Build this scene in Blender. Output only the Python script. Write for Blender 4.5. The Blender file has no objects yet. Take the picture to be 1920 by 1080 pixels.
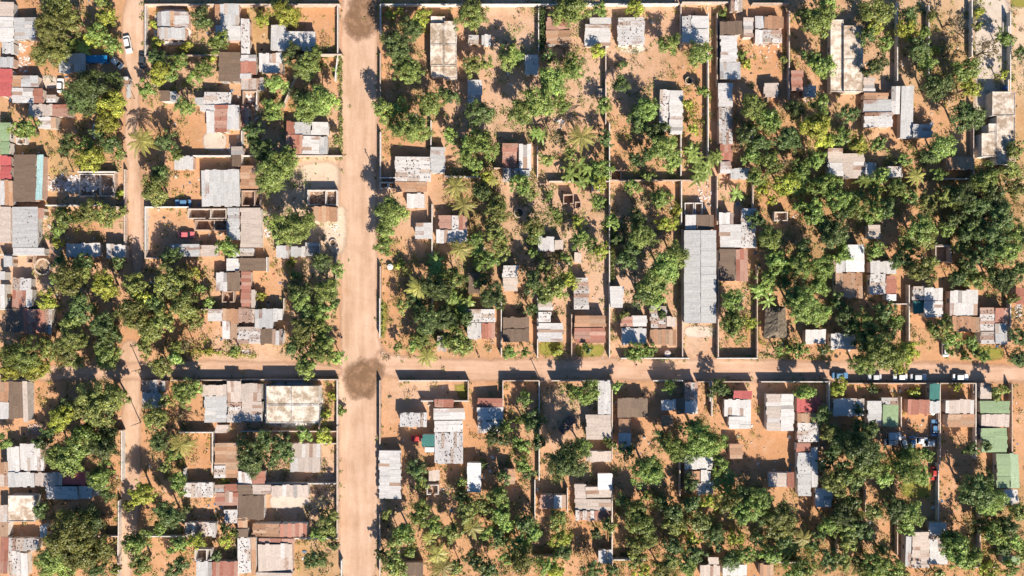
import bpy, math, random
import numpy as np
from mathutils import Vector
SC = bpy.context.scene
COL = SC.collection
R = random.Random(7)
# ---------------------------------------------------------------- camera, sky, sun, exposure
HC = 215.0            # flying height of the camera in metres
S = 0.14              # ground metres per photograph pixel
cam = bpy.data.cameras.new('camera')
camo = bpy.data.objects.new('camera', cam)
COL.objects.link(camo)
camo.location = (0, 0, HC)
cam.sensor_width = 36
cam.lens = 18.0 / (960 * S / HC)
cam.clip_end = 5000
cam.clip_start = 1
SC.camera = camo
SUN_AZ = (0.41, -0.91)
SUN_EL = math.radians(37)
w = bpy.data.worlds.new('World')
SC.world = w
w.use_nodes = True
nt = w.node_tree
bg = nt.nodes['Background']
sky = nt.nodes.new('ShaderNodeTexSky')
sky.sky_type = 'NISHITA'
sky.sun_disc = False
sky.sun_elevation = SUN_EL
sky.sun_rotation = math.atan2(SUN_AZ[0], SUN_AZ[1])
sky.air_density = 1.0
sky.dust_density = 1.0
hs_ = nt.nodes.new('ShaderNodeHueSaturation')
hs_.inputs['Saturation'].default_value = 1.45
nt.links.new(sky.outputs[0], hs_.inputs['Color'])
nt.links.new(hs_.outputs[0], bg.inputs[0])
bg.inputs[1].default_value = 0.066
sl = bpy.data.lights.new('sun', 'SUN')
sl.energy = 4.6
sl.angle = math.radians(0.6)
sl.color = (1.0, 0.92, 0.79)
so = bpy.data.objects.new('sun', sl)
COL.objects.link(so)
so.location = (60, -120, 120)
n_ = math.hypot(*SUN_AZ)
dirv = Vector((-SUN_AZ[0] / n_ * math.cos(SUN_EL), -SUN_AZ[1] / n_ * math.cos(SUN_EL), -math.sin(SUN_EL)))
so.rotation_euler = dirv.to_track_quat('-Z', 'Y').to_euler()
SC.view_settings.view_transform = 'Standard'
SC.view_settings.look = 'None'
SC.view_settings.exposure = 0.82
SC.view_settings.gamma = 1.0

def G(px, py, h=0.0):
    """photograph pixel -> world point on the plane z = h"""
    k = S * (HC - h) / HC
    return ((px - 960) * k, (540 - py) * k)

# ---------------------------------------------------------------- data read off the photograph
HOUSES = """0,4,25,32,L;0,32,25,79,W|big white roof with lilac end in the upper picture corner
26,33,66,74,G|stained pale roof with one dark skylight slit
4,80,26,100,G|little grey shed roof below the big white roof
0,108,25,126,G|low grey roof touching the long red roof
0,129,21,181,K|long plain red roof cut by the picture edge
24,142,42,163,T;42,142,72,163,G;24,165,62,193,W;62,166,80,193,R|house of four roof sheets with one square white sheet
86,178,105,192,P|tiny hut with white speckled roof
54,196,98,218,L;98,196,132,219,R;73,219,95,241,W;95,219,105,241,T|sprawling pinkish roof with rusty red wing
111,101,160,136,G|shaded slate coloured roof behind the blue van
224,144,241,157,W|cream square hut beside the narrow lane
237,159,245,182,G|narrow grey lean-to strip along the lane
300,170,318,190,D;318,172,330,190,G|small brown-grey shed with rubble beside it
295,22,319,50,G;319,22,327,52,T;327,22,352,52,W;295,52,347,73,G|pale green-grey house with bright white tiled veranda
403,8,413,47,T;413,8,448,47,G;404,48,452,76,W|tall pale house with tan strip and blue-white annexe
452,37,468,100,P|narrow white roof strip dotted with stones
411,98,451,153,D|plain brown flat roof with one seam
451,103,480,115,W;451,115,480,138,R;451,138,470,147,W|small roof painted in red and white bands
452,147,494,168,L|stained cream roof below the banded one
508,47,535,95,W;535,59,590,95,W|white L-shaped roof half under tree shade
486,101,530,135,W|white square roof with round tree shadow
366,183,382,197,G;383,173,432,196,P;376,197,402,208,W;402,197,426,248,R;426,197,448,242,W;387,209,402,248,W|house patched from grey, white and rust-red sheets
453,200,466,240,R|slim rusty red roof strip
0,230,18,265,N;0,266,18,289,N|pale green two-sheet roof at the picture edge
0,293,21,311,K;0,312,21,336,K|double red roof at the picture edge
25,290,68,378,D;68,291,80,375,Y|brown roof with pale turquoise front terrace
0,340,9,384,W|sliver of white roof at the picture edge
9,338,24,384,T|bare tan roof beside the brown turquoise-fronted roof
0,388,20,455,L|pale lilac roof beside the ribbed grey warehouse
22,388,72,464,G;24,465,84,478,W|large ribbed grey warehouse roof
70,390,82,410,R|tiny red roof stuck to the grey warehouse
537,228,553,252,R;553,229,583,253,G;585,229,616,253,W;537,254,568,289,R;568,255,600,289,W;600,256,614,289,G|red grey and white checker roof by the main road
327,293,362,318,W|small blue-white roof above the sandy yard
435,275,456,290,W;435,291,452,312,D|small white roof over a wall corner
378,319,449,386,G|big square grey roof with black scribbled stains
451,311,485,354,T|plain tan-rust roof touching the big square roof
427,390,449,450,G|narrow pale grey roof with blue lower end
451,390,490,464,L|sandy beige flat roof with stained squares
582,388,632,415,T|flat brown roof by the rubble corner
808,31,834,43,C,2.5;807,44,832,84,C,3.4;833,40,856,84,C,3.4;807,85,832,123,C,3.4;833,85,856,123,C,3.4;808,125,832,144,C,2.6;833,125,857,148,C,2.6|long concrete house roof divided into beige panels
878,66,898,82,P|little pink pebbled hut roof
903,66,920,84,G|small slate roof in deep tree shade
877,150,903,193,W|bright blue-white tarpaulin-like roof
742,294,808,340,P;742,341,800,360,T|square white roof with rows of black stones
808,276,834,325,G|narrow blue-grey roof with diagonal shadow
763,363,796,390,W|plain off-white roof below the stone-dotted roof
780,418,809,448,W|clean white square roof near the big road tree
823,404,847,430,R;847,404,860,430,P;860,404,876,430,R;818,431,876,455,W|red and white hut with blue shaded front
943,269,970,315,R;943,316,972,340,P;973,272,996,318,W;975,319,993,332,G|salmon red roof with tall cream wing
1025,33,1069,56,R;1025,57,1069,83,T|pinkish rust roof with tree over its back
1097,46,1144,86,W;1106,33,1144,45,W|white roof with a single black spot
1159,33,1208,84,P|speckled stony roof with white front ledge
985,103,1009,140,W|small pale blue roof beside the hedge
1237,170,1256,245,P;1256,170,1280,252,W|long white roof peppered with black stones
1279,30,1296,53,P;1297,30,1328,53,W;1279,54,1328,80,W|white roof with round blue shadow by the lane
1370,0,1392,20,P|small speckled roof at the top picture edge
1350,40,1391,65,D;1351,67,1382,116,W;1350,117,1388,148,G|three-step row of dark, white and grey roofs
1394,33,1412,70,L|slim cream roof beside the three-step row
1416,31,1433,54,W;1433,31,1469,54,T;1416,56,1430,80,W;1430,56,1466,80,P|house with orange-stained roof and stone cluster
1434,156,1459,182,L|pinkish square hut alone in its yard
1348,156,1373,200,W;1348,201,1373,270,P;1350,271,1373,302,R;1350,303,1370,325,W|very long narrow roof with a red band
1370,316,1405,335,G|ribbed grey roof at the foot of the long narrow roof
1484,132,1505,170,R|small brick-red roof in a shady yard
1508,160,1530,182,P|white speckled shed behind the brick-red roof
1557,37,1581,172,C,2.8;1582,48,1618,112,C,3.4;1582,113,1618,172,C,3.4|grand concrete house with stained white roof
1620,145,1640,173,L;1620,174,1665,186,T;1620,187,1670,210,G;1622,211,1672,238,W|stack of cream and grey roofs beside the concrete house
1671,164,1687,213,W|slim white roof between two grey houses
1689,162,1712,258,G;1712,233,1748,258,G|blue-grey L-shaped roof with a rust stripe
1860,172,1903,217,C,3.4;1868,218,1903,308,C,3.4;1840,250,1867,294,C,3.4;1853,232,1867,249,C,3.4|pinkish concrete house with stepped diagonal edge
1553,278,1580,304,L;1553,305,1580,330,W;1580,288,1620,334,L|beige and lilac roof beside the dense grove
1622,306,1643,334,W;1643,313,1664,330,R;1664,312,1690,332,P|patchwork blue, red and white roof row
1774,295,1826,318,T|rust-striped tan roof above a dark gap
1628,422,1650,448,L|lilac roof half hidden in the clearing
7,480,23,500,G|tiny pale grey roof under the grey warehouse
0,510,9,525,W;0,533,9,577,W|thin white roof slivers at the picture edge
23,522,58,544,P;23,545,48,577,R;49,543,60,575,W|house half speckled white and half rusty red
10,580,44,622,D;44,580,84,625,R;85,580,97,625,P|wide dark brown and red striped roof
124,457,188,481,W|long white roof with a blue shaded corner
200,459,235,484,W|square white roof at the shady lane corner
92,463,118,480,T|scrappy tan lean-to by the grey warehouse
320,458,375,481,G;377,460,408,481,L|long greenish grey and beige roof
451,466,475,480,P;437,468,449,481,W|tiny white roof with one black dot
518,461,542,483,G;545,463,572,481,G;573,455,598,480,G|three grey roofs in line under the yellow-green tree
426,485,448,508,W;450,484,498,508,D;452,509,470,575,R;405,511,426,545,W;426,510,449,545,D|cluster of dark brown and white roofs round a rusty strip
471,545,478,577,L;450,577,474,579,T|narrow sandy ledge beside the orange yard
391,580,416,602,W;417,580,432,602,T;432,580,447,635,T;417,603,431,635,W|orange rust roof with white corner sheets
447,580,478,604,P;478,580,512,614,G;512,580,529,601,W;447,613,488,644,P;489,616,510,645,D;510,619,530,645,W|big patchwork of six stony grey roofs
876,580,928,604,P;876,606,902,635,W;903,606,928,634,R|spotted roof with white and reddish lower sheets
820,630,836,658,L|pale pink hut roof under trees
878,512,900,550,D|dark shaded shed roof in the grove
1009,445,1039,470,W;1040,450,1056,468,L|blue shaded white roof in the middle garden
943,498,971,520,P;945,521,970,546,L|small pinkish white roof beside a dirt path
1077,475,1090,492,L|tiny cream hut in the middle garden
1077,521,1103,580,P|tall speckled roof above the big rust roof
1078,592,1135,613,T;1078,615,1135,643,R|big tan and rust double roof
943,595,992,615,D;943,617,992,641,D|plain brown double roof
1010,563,1035,582,L;1009,585,1033,604,P;1009,606,1055,641,W|stepped white roof with stones on its top
1145,537,1168,577,W|narrow white roof with red upper end
1165,594,1185,612,R;1186,592,1212,612,W;1166,615,1212,645,W|red-cornered white roof with blue leafy shadow
1220,574,1249,615,P;1250,594,1267,613,L;1219,619,1268,647,T|speckled roof above an orange ribbed roof
1285,403,1305,430,W;1306,403,1338,430,D|pale and brown roof at the top of the long warehouse
1283,432,1313,606,G,3.8;1314,432,1343,606,G,3.8|very long ribbed grey warehouse roof
1350,421,1390,464,W;1391,391,1416,465,P|clean white roof with red and blue patch
1350,467,1377,527,D;1380,467,1402,527,R|brown ribbed roof beside a pink-red stained strip
1348,400,1375,419,W|small white roof with dark slots
1433,574,1478,634,H|dark grey thatched roof
1510,619,1548,644,W|plain cream roof by the cross road
1558,625,1605,655,W|blue shaded roof under the large grove tree
1586,459,1620,510,w|dazzling white arched roof
1562,487,1585,510,G;1567,512,1617,558,T|orange-brown ribbed roof under the dazzling white one
1632,490,1680,512,W;1632,514,1660,552,P;1662,517,1680,551,R;1662,552,1680,564,w|grey house with red and white side sheets
1712,537,1732,563,P;1712,565,1731,588,E|small roof with dark teal lower half
1733,540,1767,563,W;1733,565,1767,595,W|two-part blue-white roof beside the teal one
1781,545,1833,592,W;1786,594,1837,622,T|large pale roof joined to a brown ribbed roof
1838,577,1865,620,P;1866,577,1890,605,R;1866,606,1888,645,G;1838,622,1865,645,P|crumbling patchwork of pink and grey roofs
1905,540,1920,570,R|pink roof cut by the picture side
0,716,16,753,T;0,754,16,785,W;17,716,42,785,D;43,716,52,790,L|striped orange roof with dark gravel-brown half
14,838,37,910,W;38,832,82,882,W|lilac white double roof under dark trees
266,714,310,735,P;266,736,305,765,G|speckled roof with blue shaded lower half
378,722,425,742,L;385,743,425,792,G;426,716,452,754,L;427,755,451,792,P;452,720,490,752,L;453,753,492,790,L|large compound roof of cream, grey and speckled squares
500,724,546,759,C,4;547,724,598,759,C,4;500,760,546,793,C,4;547,760,598,793,C,4|flat stained concrete roof with white parapet
405,797,426,812,L|small lilac roof touching the yard wall
403,831,447,896,T|plain orange-tan roof with gutter line
545,832,600,884,L|pinkish gravelly flat roof by the main road
750,775,800,800,P|white roof with scattered black marks
814,749,850,764,R;815,766,870,787,W;815,789,868,810,W;815,812,868,868,P|tall white house with rust cap and speckled tail
896,747,941,763,R;896,764,943,788,W;896,790,942,811,W|white house with rusty upper strip
792,815,815,837,E;797,839,817,848,w|small teal roof with white sheet below
1121,715,1145,776,W;1100,778,1145,824,L|pale blue strip roof joined to beige square
1158,747,1214,783,D|brown ribbed roof with toothed edge
1160,785,1183,810,T;1160,811,1183,841,W|narrow roof half orange and half pale blue
1240,750,1267,768,W;1242,780,1262,800,T;1268,748,1283,776,D|brown and white shed by small red bush
1284,718,1308,751,P;1284,752,1308,776,W|narrow grey roof with bright blue lower half
1358,749,1408,780,W;1366,781,1408,804,W;1376,733,1408,748,K|white-blue roof with red top strip
1438,739,1463,808,L;1464,739,1488,808,W|plain cream gable roof beside the orange yard
1494,745,1538,773,K;1495,774,1537,792,T;1496,793,1535,829,P|roof running from bright red to white rubble
1494,831,1520,848,R;1496,849,1520,930,G;1521,840,1533,912,W|grey tail roof with rust cap
1368,833,1392,860,T|small tan ribbed hut in the orange yard
1563,748,1620,780,W|white roof with diagonal blue shade by parked cars
1627,752,1653,800,G;1655,746,1684,759,P;1655,760,1684,800,N|half grey and half leaf-green roof
1702,749,1743,776,R|pink washed roof over an orange yard
1743,720,1762,752,E;1743,753,1762,775,G|long grey-green strip roof beside the blue car
1773,750,1826,775,L;1776,777,1828,801,T|beige roof over orange lower half with one black mark
1838,718,1859,748,L|small beige roof above the green roofs
1839,752,1891,775,N;1840,777,1892,800,L;1840,803,1889,848,N|large green roof with lilac middle band
1870,851,1893,915,N;1894,851,1910,915,n|bright green roof with pale green side
14,886,64,912,G;65,887,117,911,L;118,885,160,909,K|ribbed grey roof row ending in a red sheet
86,912,146,936,W;147,912,174,935,W;175,913,190,930,L|long roof with bright blue shaded middle
16,929,66,978,C,3.2|flat tan concrete roof with stains
0,948,14,978,L|lilac roof scrap at the lower picture edge
0,980,15,1006,T;0,1008,15,1074,R|faded red roof strip along the picture edge
0,866,15,888,T;0,890,15,911,L|tan ribbed roof strip at the picture edge
16,1010,72,1032,P;16,1033,38,1080,P;39,1037,52,1080,W|stony grey roof beside a bright orange corner
403,873,423,896,P|small white roof with four dark bars
344,906,399,932,P|white roof bordered with black stones
403,909,421,923,W;422,908,446,922,R;405,924,446,948,R;422,921,436,942,L|red-brown roof around a cream tank cover
447,885,472,907,W;473,884,496,907,R|white and rose double roof strip
447,909,472,927,D;473,909,508,927,L|tan-brown and cream roof pieces in line
447,930,495,974,D|brown ribbed roof with pale streaks
509,910,578,932,L|long cream roof above a sandy floor
422,956,446,981,P|small white roof with black dots
347,980,404,1006,P|rough grey roof in dark tree shade
473,982,524,1006,T;525,982,575,1006,R|long roof striped in rust and cream
446,1008,470,1074,P;471,1008,480,1078,T|upright white stony roof strip with tan edge
484,1010,551,1019,R;484,1020,548,1072,L|broad cream roof with red back edge
368,1054,397,1080,W;398,1054,446,1080,R|white and red striped roof at the bottom
446,972,464,990,T;446,992,464,1007,D|small tan and dark lean-to pair
711,845,751,935,W|tall bright ribbed roof by the main road
804,882,824,902,L|open frame hut with pinkish bars
876,868,902,923,w|bright pale blue upright roof
944,880,966,908,T|small striped tan roof
1013,928,1037,954,R;1038,928,1061,953,W|half red half white roof near dense trees
1100,846,1146,866,L|beige lower sheet of a yard shed
1121,888,1147,918,w|small sky-blue square roof
1078,908,1098,935,L;1099,913,1146,933,L;1079,936,1146,957,L;1079,958,1114,976,P;1115,958,1146,977,R|large beige ribbed roof with blue shadow corner
1122,1032,1148,1056,W|dim blue-grey roof among bottom trees
1284,857,1336,880,W;1284,883,1312,904,T;1314,883,1332,904,W;1284,905,1306,923,T;1307,905,1337,927,P|house of orange and dotted white squares
1443,887,1475,913,L;1476,887,1489,913,R|small blotched cream roof with rust end
1530,916,1559,951,W|blue-white roof sheet with fine mesh pattern
1884,918,1908,948,W|dim lilac roof below the bright green roof
1710,998,1742,1065,L;1743,980,1775,1058,W|large pink ribbed roof with blue shadow
1698,1005,1708,1062,G|narrow grey strip beside the pink ribbed roof
1881,1043,1912,1060,N|dull green roof in the bottom corner
1313,1060,1350,1080,L|beige roof cut by the bottom edge
1355,1060,1400,1080,W|white roof cut by the bottom edge
1425,1058,1450,1080,T|rust roof cut by the bottom edge
1328,1045,1348,1058,L|little cream shed near the bottom edge
757,1056,793,1080,D|dark walled roof at the bottom edge
480,1074,548,1080,L|pale roof strip under the broad cream roof
75,984,88,1008,G|bluish shed scrap beside the huge dark tree"""
TREES = """105,18,32,o 100,52,36,o 130,35,26,o 85,97,30,o 110,100,20,o 165,163,37,d 145,185,34,d 210,195,30,y 212,150,20,d 165,190,26,d 205,225,26,y
200,30,20,y 180,62,18,g 208,82,20,g 130,80,12,b 195,8,14,o 170,75,13,y 155,90,12,b
295,112,20,d 300,140,22,y 272,168,16,g 288,48,8,y 292,80,12,y 318,138,16,g
379,35,22,d 410,78,22,g 344,200,22,l 380,130,20,g 395,107,9,y 335,115,16,g 362,145,14,g 350,88,9,y 537,25,27,y 520,8,14,d 490,35,14,y
545,98,20,d 572,122,30,l 515,158,21,l 605,190,34,l 575,205,28,l 560,180,20,d 510,205,22,g 630,130,8,g 632,105,8,g 590,100,14,g 505,215,14,o
45,240,24,g 125,272,20,d 168,298,26,y 160,275,16,g 205,270,18,d 265,265,30,p 310,265,22,d 185,250,14,d 330,290,12,g 122,318,14,s 225,290,12,l
125,408,24,g 160,400,26,o 198,402,24,o 290,355,30,o 300,325,20,d 230,395,10,o 110,430,14,g 225,365,8,y
515,315,40,l 500,340,30,l 490,280,26,d 475,250,22,d 540,300,22,l 550,425,38,l 520,425,24,l 575,415,20,l 632,260,10,o
750,22,10,y 790,35,18,y 742,85,30,d 770,55,26,d 755,115,20,d 768,135,26,l 720,208,24,l 805,193,28,l 838,180,20,d 885,30,34,l 885,125,20,o 912,118,14,o 952,105,24,l 900,212,26,d 730,28,9,y
775,240,36,l 742,240,22,l 745,205,18,g 845,252,15,l 905,270,26,g 872,295,20,l 890,310,16,g 855,350,24,p 870,385,22,p 735,398,34,l 725,430,22,l 905,360,20,d 920,285,14,g 930,400,24,o 880,265,16,l 910,330,12,y 922,340,10,p 935,380,16,o
1075,18,34,l 1050,25,22,o 1125,20,15,g 1190,15,17,y 1255,80,22,g 1075,115,20,g 1030,105,14,d 1035,150,32,l 1010,190,34,l 980,210,30,l 1050,195,20,g 1165,160,16,d 1168,118,9,d 1215,205,25,l 1132,200,15,g 1120,97,14,y 1195,215,18,d 968,105,14,l 1072,135,18,g
1312,97,25,l 1535,40,32,l 1512,30,22,d 1550,12,18,l 1545,122,24,l 1525,110,18,d 1410,200,26,l 1440,225,24,g 1490,205,20,d 1540,195,20,g 1391,102,9,g 1318,172,12,g 1470,110,9,o 1355,25,9,g 1290,195,10,y 1400,120,9,y
1645,22,32,o 1625,65,16,d 1642,122,22,d 1660,80,16,g 1706,30,16,d 1700,55,22,y 1720,90,24,d 1740,118,20,l 1755,162,28,d 1812,130,26,g 1822,162,24,y 1860,90,30,s 1790,38,22,s 1815,217,32,d 1835,22,9,y 1832,50,10,o 1790,95,20,s 1880,140,10,y 1748,30,10,o 1885,70,16,g 1752,95,9,y 1640,50,16,y 1735,60,12,g 1780,165,18,s 1915,100,12,d
1090,258,30,p 1070,290,14,o 1095,322,32,b 1065,325,20,b 1245,275,30,l 1260,300,20,l 1230,245,22,d 1192,300,14,d 1215,330,12,g 1030,365,10,g 1042,398,11,g 1000,425,22,o 1083,415,14,y 1185,350,16,g 1120,378,14,g 1240,372,22,g 1195,408,20,d 1147,415,14,g 1250,420,18,y 1010,250,14,b 1040,255,18,s 1130,315,18,g 1135,260,16,d 1200,235,16,d 1025,300,14,o 1210,375,14,s 975,345,22,g 990,360,16,o 1215,290,14,d 1270,395,12,y 1125,345,14,y 1050,410,8,g
1310,308,40,b 1345,300,16,b 1530,238,30,y 1480,260,26,d 1425,268,24,d 1445,305,24,g 1500,318,18,g 1530,300,20,g 1400,250,22,d 1475,345,24,y 1420,330,20,g 1445,235,18,o 1505,355,30,b 1540,350,22,g 1575,375,26,g 1470,310,22,s 1410,290,18,g 1545,260,18,y 1530,400,24,g 1555,425,24,d 1430,355,12,y 1450,375,10,y 1380,365,10,b 1500,385,14,g 1415,410,16,d 1575,255,18,g 1590,215,18,d 1560,345,18,g 1300,240,12,y 1580,400,20,d
1770,272,26,l 1745,290,20,d 1610,272,20,y 1650,272,16,g 1620,360,36,b 1605,390,22,g 1680,352,20,l 1718,330,18,p 1760,328,14,g 1848,335,26,g 1808,365,26,d 1880,402,32,d 1860,365,24,d 1730,430,30,l 1828,385,24,d 1905,355,20,o 1660,390,20,d 1780,370,22,o 1790,410,20,d 1740,380,20,o 1825,420,22,d 1895,320,18,o 1650,330,16,g 1905,280,16,o 1635,400,20,g 1705,370,16,g 1900,430,20,g 1775,430,14,g 1695,300,14,g
130,525,32,o 155,508,18,o 197,535,28,y 103,522,12,l 87,563,20,y 115,490,14,d 255,535,24,o 265,562,22,y 312,530,34,o 150,578,26,d 135,600,24,l 195,610,30,d 205,635,24,d 250,590,32,o 280,615,28,o 130,638,30,o 225,492,13,d 165,490,16,d 290,570,22,d 110,458,12,y 305,600,24,o
424,463,18,g 560,545,24,d 602,492,22,d 632,505,14,l 612,545,28,l 607,583,18,l 562,562,22,l 570,620,30,o 612,640,22,l 600,615,20,o 345,570,30,o 362,510,12,y 375,540,12,g 490,555,9,y 365,598,22,o 350,643,16,s 555,515,10,g 340,525,24,o 630,570,12,d 575,590,18,d 390,568,12,l 322,480,18,d 548,490,9,y
720,460,20,g 785,540,28,p 862,468,22,p 895,490,9,l 825,500,26,b 820,540,30,d 855,520,22,g 862,572,24,b 925,555,30,d 800,600,26,d 832,598,28,d 860,640,24,l 755,575,14,o 930,440,22,o 915,490,18,g 790,635,20,g 760,505,10,o 750,495,9,y 835,640,16,g 890,450,16,g 900,470,14,b 845,555,16,g 875,600,14,d 785,575,16,d 770,560,14,d 905,525,14,d 940,470,16,o
1245,500,32,l 1225,535,34,l 1268,478,26,l 1202,552,24,d 1205,440,26,l 1000,440,20,g 1000,530,24,d 1042,540,24,o 1066,525,18,y 1018,552,20,g 1086,447,16,g 1127,470,16,y 1108,462,14,g 1175,490,18,d 995,580,12,d 1185,460,18,d 985,510,14,s 1020,500,16,o 1030,485,12,s 1170,590,10,o 1230,560,22,l 1060,485,12,g 1000,475,12,g 1160,450,12,d 1240,590,10,d
1445,447,25,l 1455,490,24,g 1440,520,16,g 1500,500,26,g 1537,500,26,g 1472,530,14,d 1430,550,24,b 1512,575,38,l 1488,560,24,d 1375,563,24,g 1375,612,26,g 1407,605,14,y 1562,440,28,d 1580,475,18,g 1535,535,18,g 1450,455,10,l 1505,470,18,d 1470,500,16,g 1540,590,18,l 1585,590,20,d 1595,615,18,d 1570,565,14,d 1370,590,12,d
1640,468,18,g 1690,490,22,d 1725,505,30,o 1735,445,28,o 1762,612,24,g 1622,610,32,g 1655,585,18,d 1680,600,15,g 1628,640,26,d 1862,440,30,d 1888,470,30,g 1848,475,24,d 1830,525,20,g 1880,525,28,d 1818,490,22,d 1908,510,18,d 1785,635,18,g 1905,602,14,s 1800,465,14,o 1820,642,14,g 1655,660,40,g 1670,620,16,d 1745,490,14,o 1855,510,18,o 1915,445,18,d 1815,440,18,d 1795,520,18,d 1700,460,16,g 1900,560,12,o 1910,630,16,d
45,668,36,g 18,665,24,g 62,690,28,y 20,690,24,y 122,660,28,o 90,655,22,o 200,670,26,l 140,675,18,o 185,755,46,o 215,745,24,o 160,765,24,o 112,785,28,y 150,830,34,g 188,838,30,d 105,852,28,l 118,765,20,d 290,782,26,o 300,688,22,o 297,830,22,d 8,828,14,g 270,650,16,o 80,830,14,d 205,810,20,d 95,810,16,d 170,800,16,o 310,750,14,o 335,650,14,o
347,735,28,l 330,672,14,l 470,852,28,d 525,835,22,d 492,828,18,d 340,835,28,p 570,815,14,l 608,818,16,y 440,657,12,g 577,685,24,l 602,660,26,g 632,670,16,l 550,652,18,d 622,740,9,y 640,770,9,g 455,830,12,l 340,775,9,s 540,850,16,d 510,860,16,d 390,660,9,y 610,775,9,y 365,725,14,l 325,850,14,g
800,668,20,p 862,650,20,o 932,820,24,d 955,660,14,g 950,800,14,g 775,650,14,g 935,785,9,g 782,880,20,d 745,650,10,o
985,748,14,g 978,785,12,g 1003,790,18,d 1065,862,44,d 1102,735,26,g 1072,735,16,o 1155,725,10,l 1147,832,12,g 1190,660,20,g 1215,658,14,g 1212,878,32,g 1255,725,14,g 1265,838,26,g 1240,820,16,d 1100,655,12,g 985,660,10,g 1090,840,22,g 980,835,16,g 1010,830,14,d 1045,658,9,y 980,870,16,g 1175,845,14,d
1318,825,38,g 1350,725,15,d 1510,735,18,g 1570,728,16,y 1562,812,22,o 1585,830,28,d 1460,655,12,g 1500,655,14,g 1545,655,11,d 1300,800,18,g 1540,780,16,d 1290,850,18,d 1335,735,10,d 1560,850,16,d 1480,655,9,g 1365,735,9,d
1700,660,26,y 1618,682,26,g 1845,668,12,g 1915,672,20,d 1612,842,36,d 1642,852,22,d 1625,805,24,d 1702,858,26,g 1820,842,14,d 1792,725,10,y 1872,735,14,o 1732,850,16,g 1810,668,9,g 1685,690,14,y 1635,730,10,d 1780,660,10,g 1850,835,10,d 1830,660,9,g 1610,770,10,d 1715,735,9,y
130,860,30,l 188,895,26,g 200,925,14,d 262,928,26,y 335,905,18,g 315,965,26,d 130,1000,44,o 160,985,36,d 100,1045,34,l 150,1040,36,o 120,985,24,d 190,1030,26,o 255,1020,28,g 262,1055,24,l 85,1065,24,l 120,1070,20,l 180,1070,20,d 215,1070,12,o 80,955,16,d 300,990,14,g 330,1065,20,d 310,875,14,o 240,950,12,o
335,1020,16,l 370,1015,14,y 425,1012,14,y 350,955,9,d 440,1000,10,d 470,872,26,d 420,905,9,y 612,985,18,o 600,1000,14,g 625,1020,12,d 605,940,18,s 590,1050,18,d 620,920,12,s 425,990,12,d 620,965,14,o 405,1040,12,d
780,880,18,d 790,905,14,o 790,960,24,g 760,1000,22,g 745,1010,18,o 815,985,16,l 740,1060,24,l 770,1035,12,l 820,1040,24,p 850,1000,20,o 865,905,11,l 875,960,24,o 885,990,22,p 935,930,22,g 940,965,22,g 915,1000,14,g 905,870,9,d 955,1045,16,l 830,1065,24,p 890,1050,22,d 920,1070,18,d 935,1010,16,d 950,985,16,l 860,1065,16,o 805,1010,14,p 725,965,12,o 865,930,14,d 905,950,16,o 715,1040,12,d 945,895,14,d
990,885,14,d 985,980,20,d 1000,1000,18,l 1045,975,20,o 1050,1010,20,y 1065,870,28,l 1055,1035,18,d 980,1050,26,o 1020,1060,20,g 1100,1030,12,s 1110,1070,18,d 1190,960,24,g 1200,985,26,g 1195,1020,22,o 1215,885,30,g 1210,930,9,g 1260,960,22,d 1265,985,22,o 1190,1050,16,o 1240,1070,22,o 1205,1075,16,y 1260,1050,18,o 1140,985,14,o 1165,940,14,d 1120,1000,12,d 1260,1025,18,d 975,1020,20,g 1045,1070,18,y 1220,1010,16,o 1150,1070,14,d 1240,940,16,d
1360,905,28,b 1370,945,24,o 1400,960,30,g 1425,940,26,l 1470,970,34,o 1460,990,24,o 1390,930,18,d 1310,980,22,o 1320,985,16,d 1340,1000,18,d 1380,1010,16,y 1295,945,18,d 1345,1020,14,d 1395,1040,18,g 1370,1050,18,d 1445,1040,18,g 1490,1030,22,b 1505,1010,18,p 1525,1025,14,g 1580,965,26,d 1590,985,22,g 1565,905,26,o 1580,885,22,d 1555,1050,20,d 1510,1060,22,g 1580,1050,22,o 1490,1070,20,g 1300,1040,20,d 1290,1060,20,g 1555,985,18,g 1430,970,16,d 1540,1000,14,d 1470,1015,16,d 1295,905,16,d 1330,940,14,y 1350,870,16,g 1300,1010,14,y 1545,870,14,d 1600,900,18,d 1590,1015,18,o 1420,1010,14,d
1625,875,34,g 1655,890,20,l 1700,880,30,g 1725,890,22,l 1680,955,28,d 1710,965,28,l 1700,985,20,g 1830,920,34,d 1865,935,26,g 1850,950,20,l 1640,1055,26,g 1670,1065,24,g 1615,1060,22,o 1655,1030,12,l 1795,1035,34,g 1820,1045,22,l 1780,1010,20,d 1890,985,22,d 1865,1000,24,g 1910,960,18,o 1900,1015,18,l 1855,1070,20,y 1880,1030,14,d 1640,960,16,o 1605,990,20,d 1690,1075,14,o 1850,905,16,d 1895,1065,14,g 1735,1075,14,s 1810,985,14,s 1620,1000,16,d 1915,1040,14,o 1760,1075,12,o 1840,985,14,d 1600,940,14,d 1635,1085,20,g"""
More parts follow.
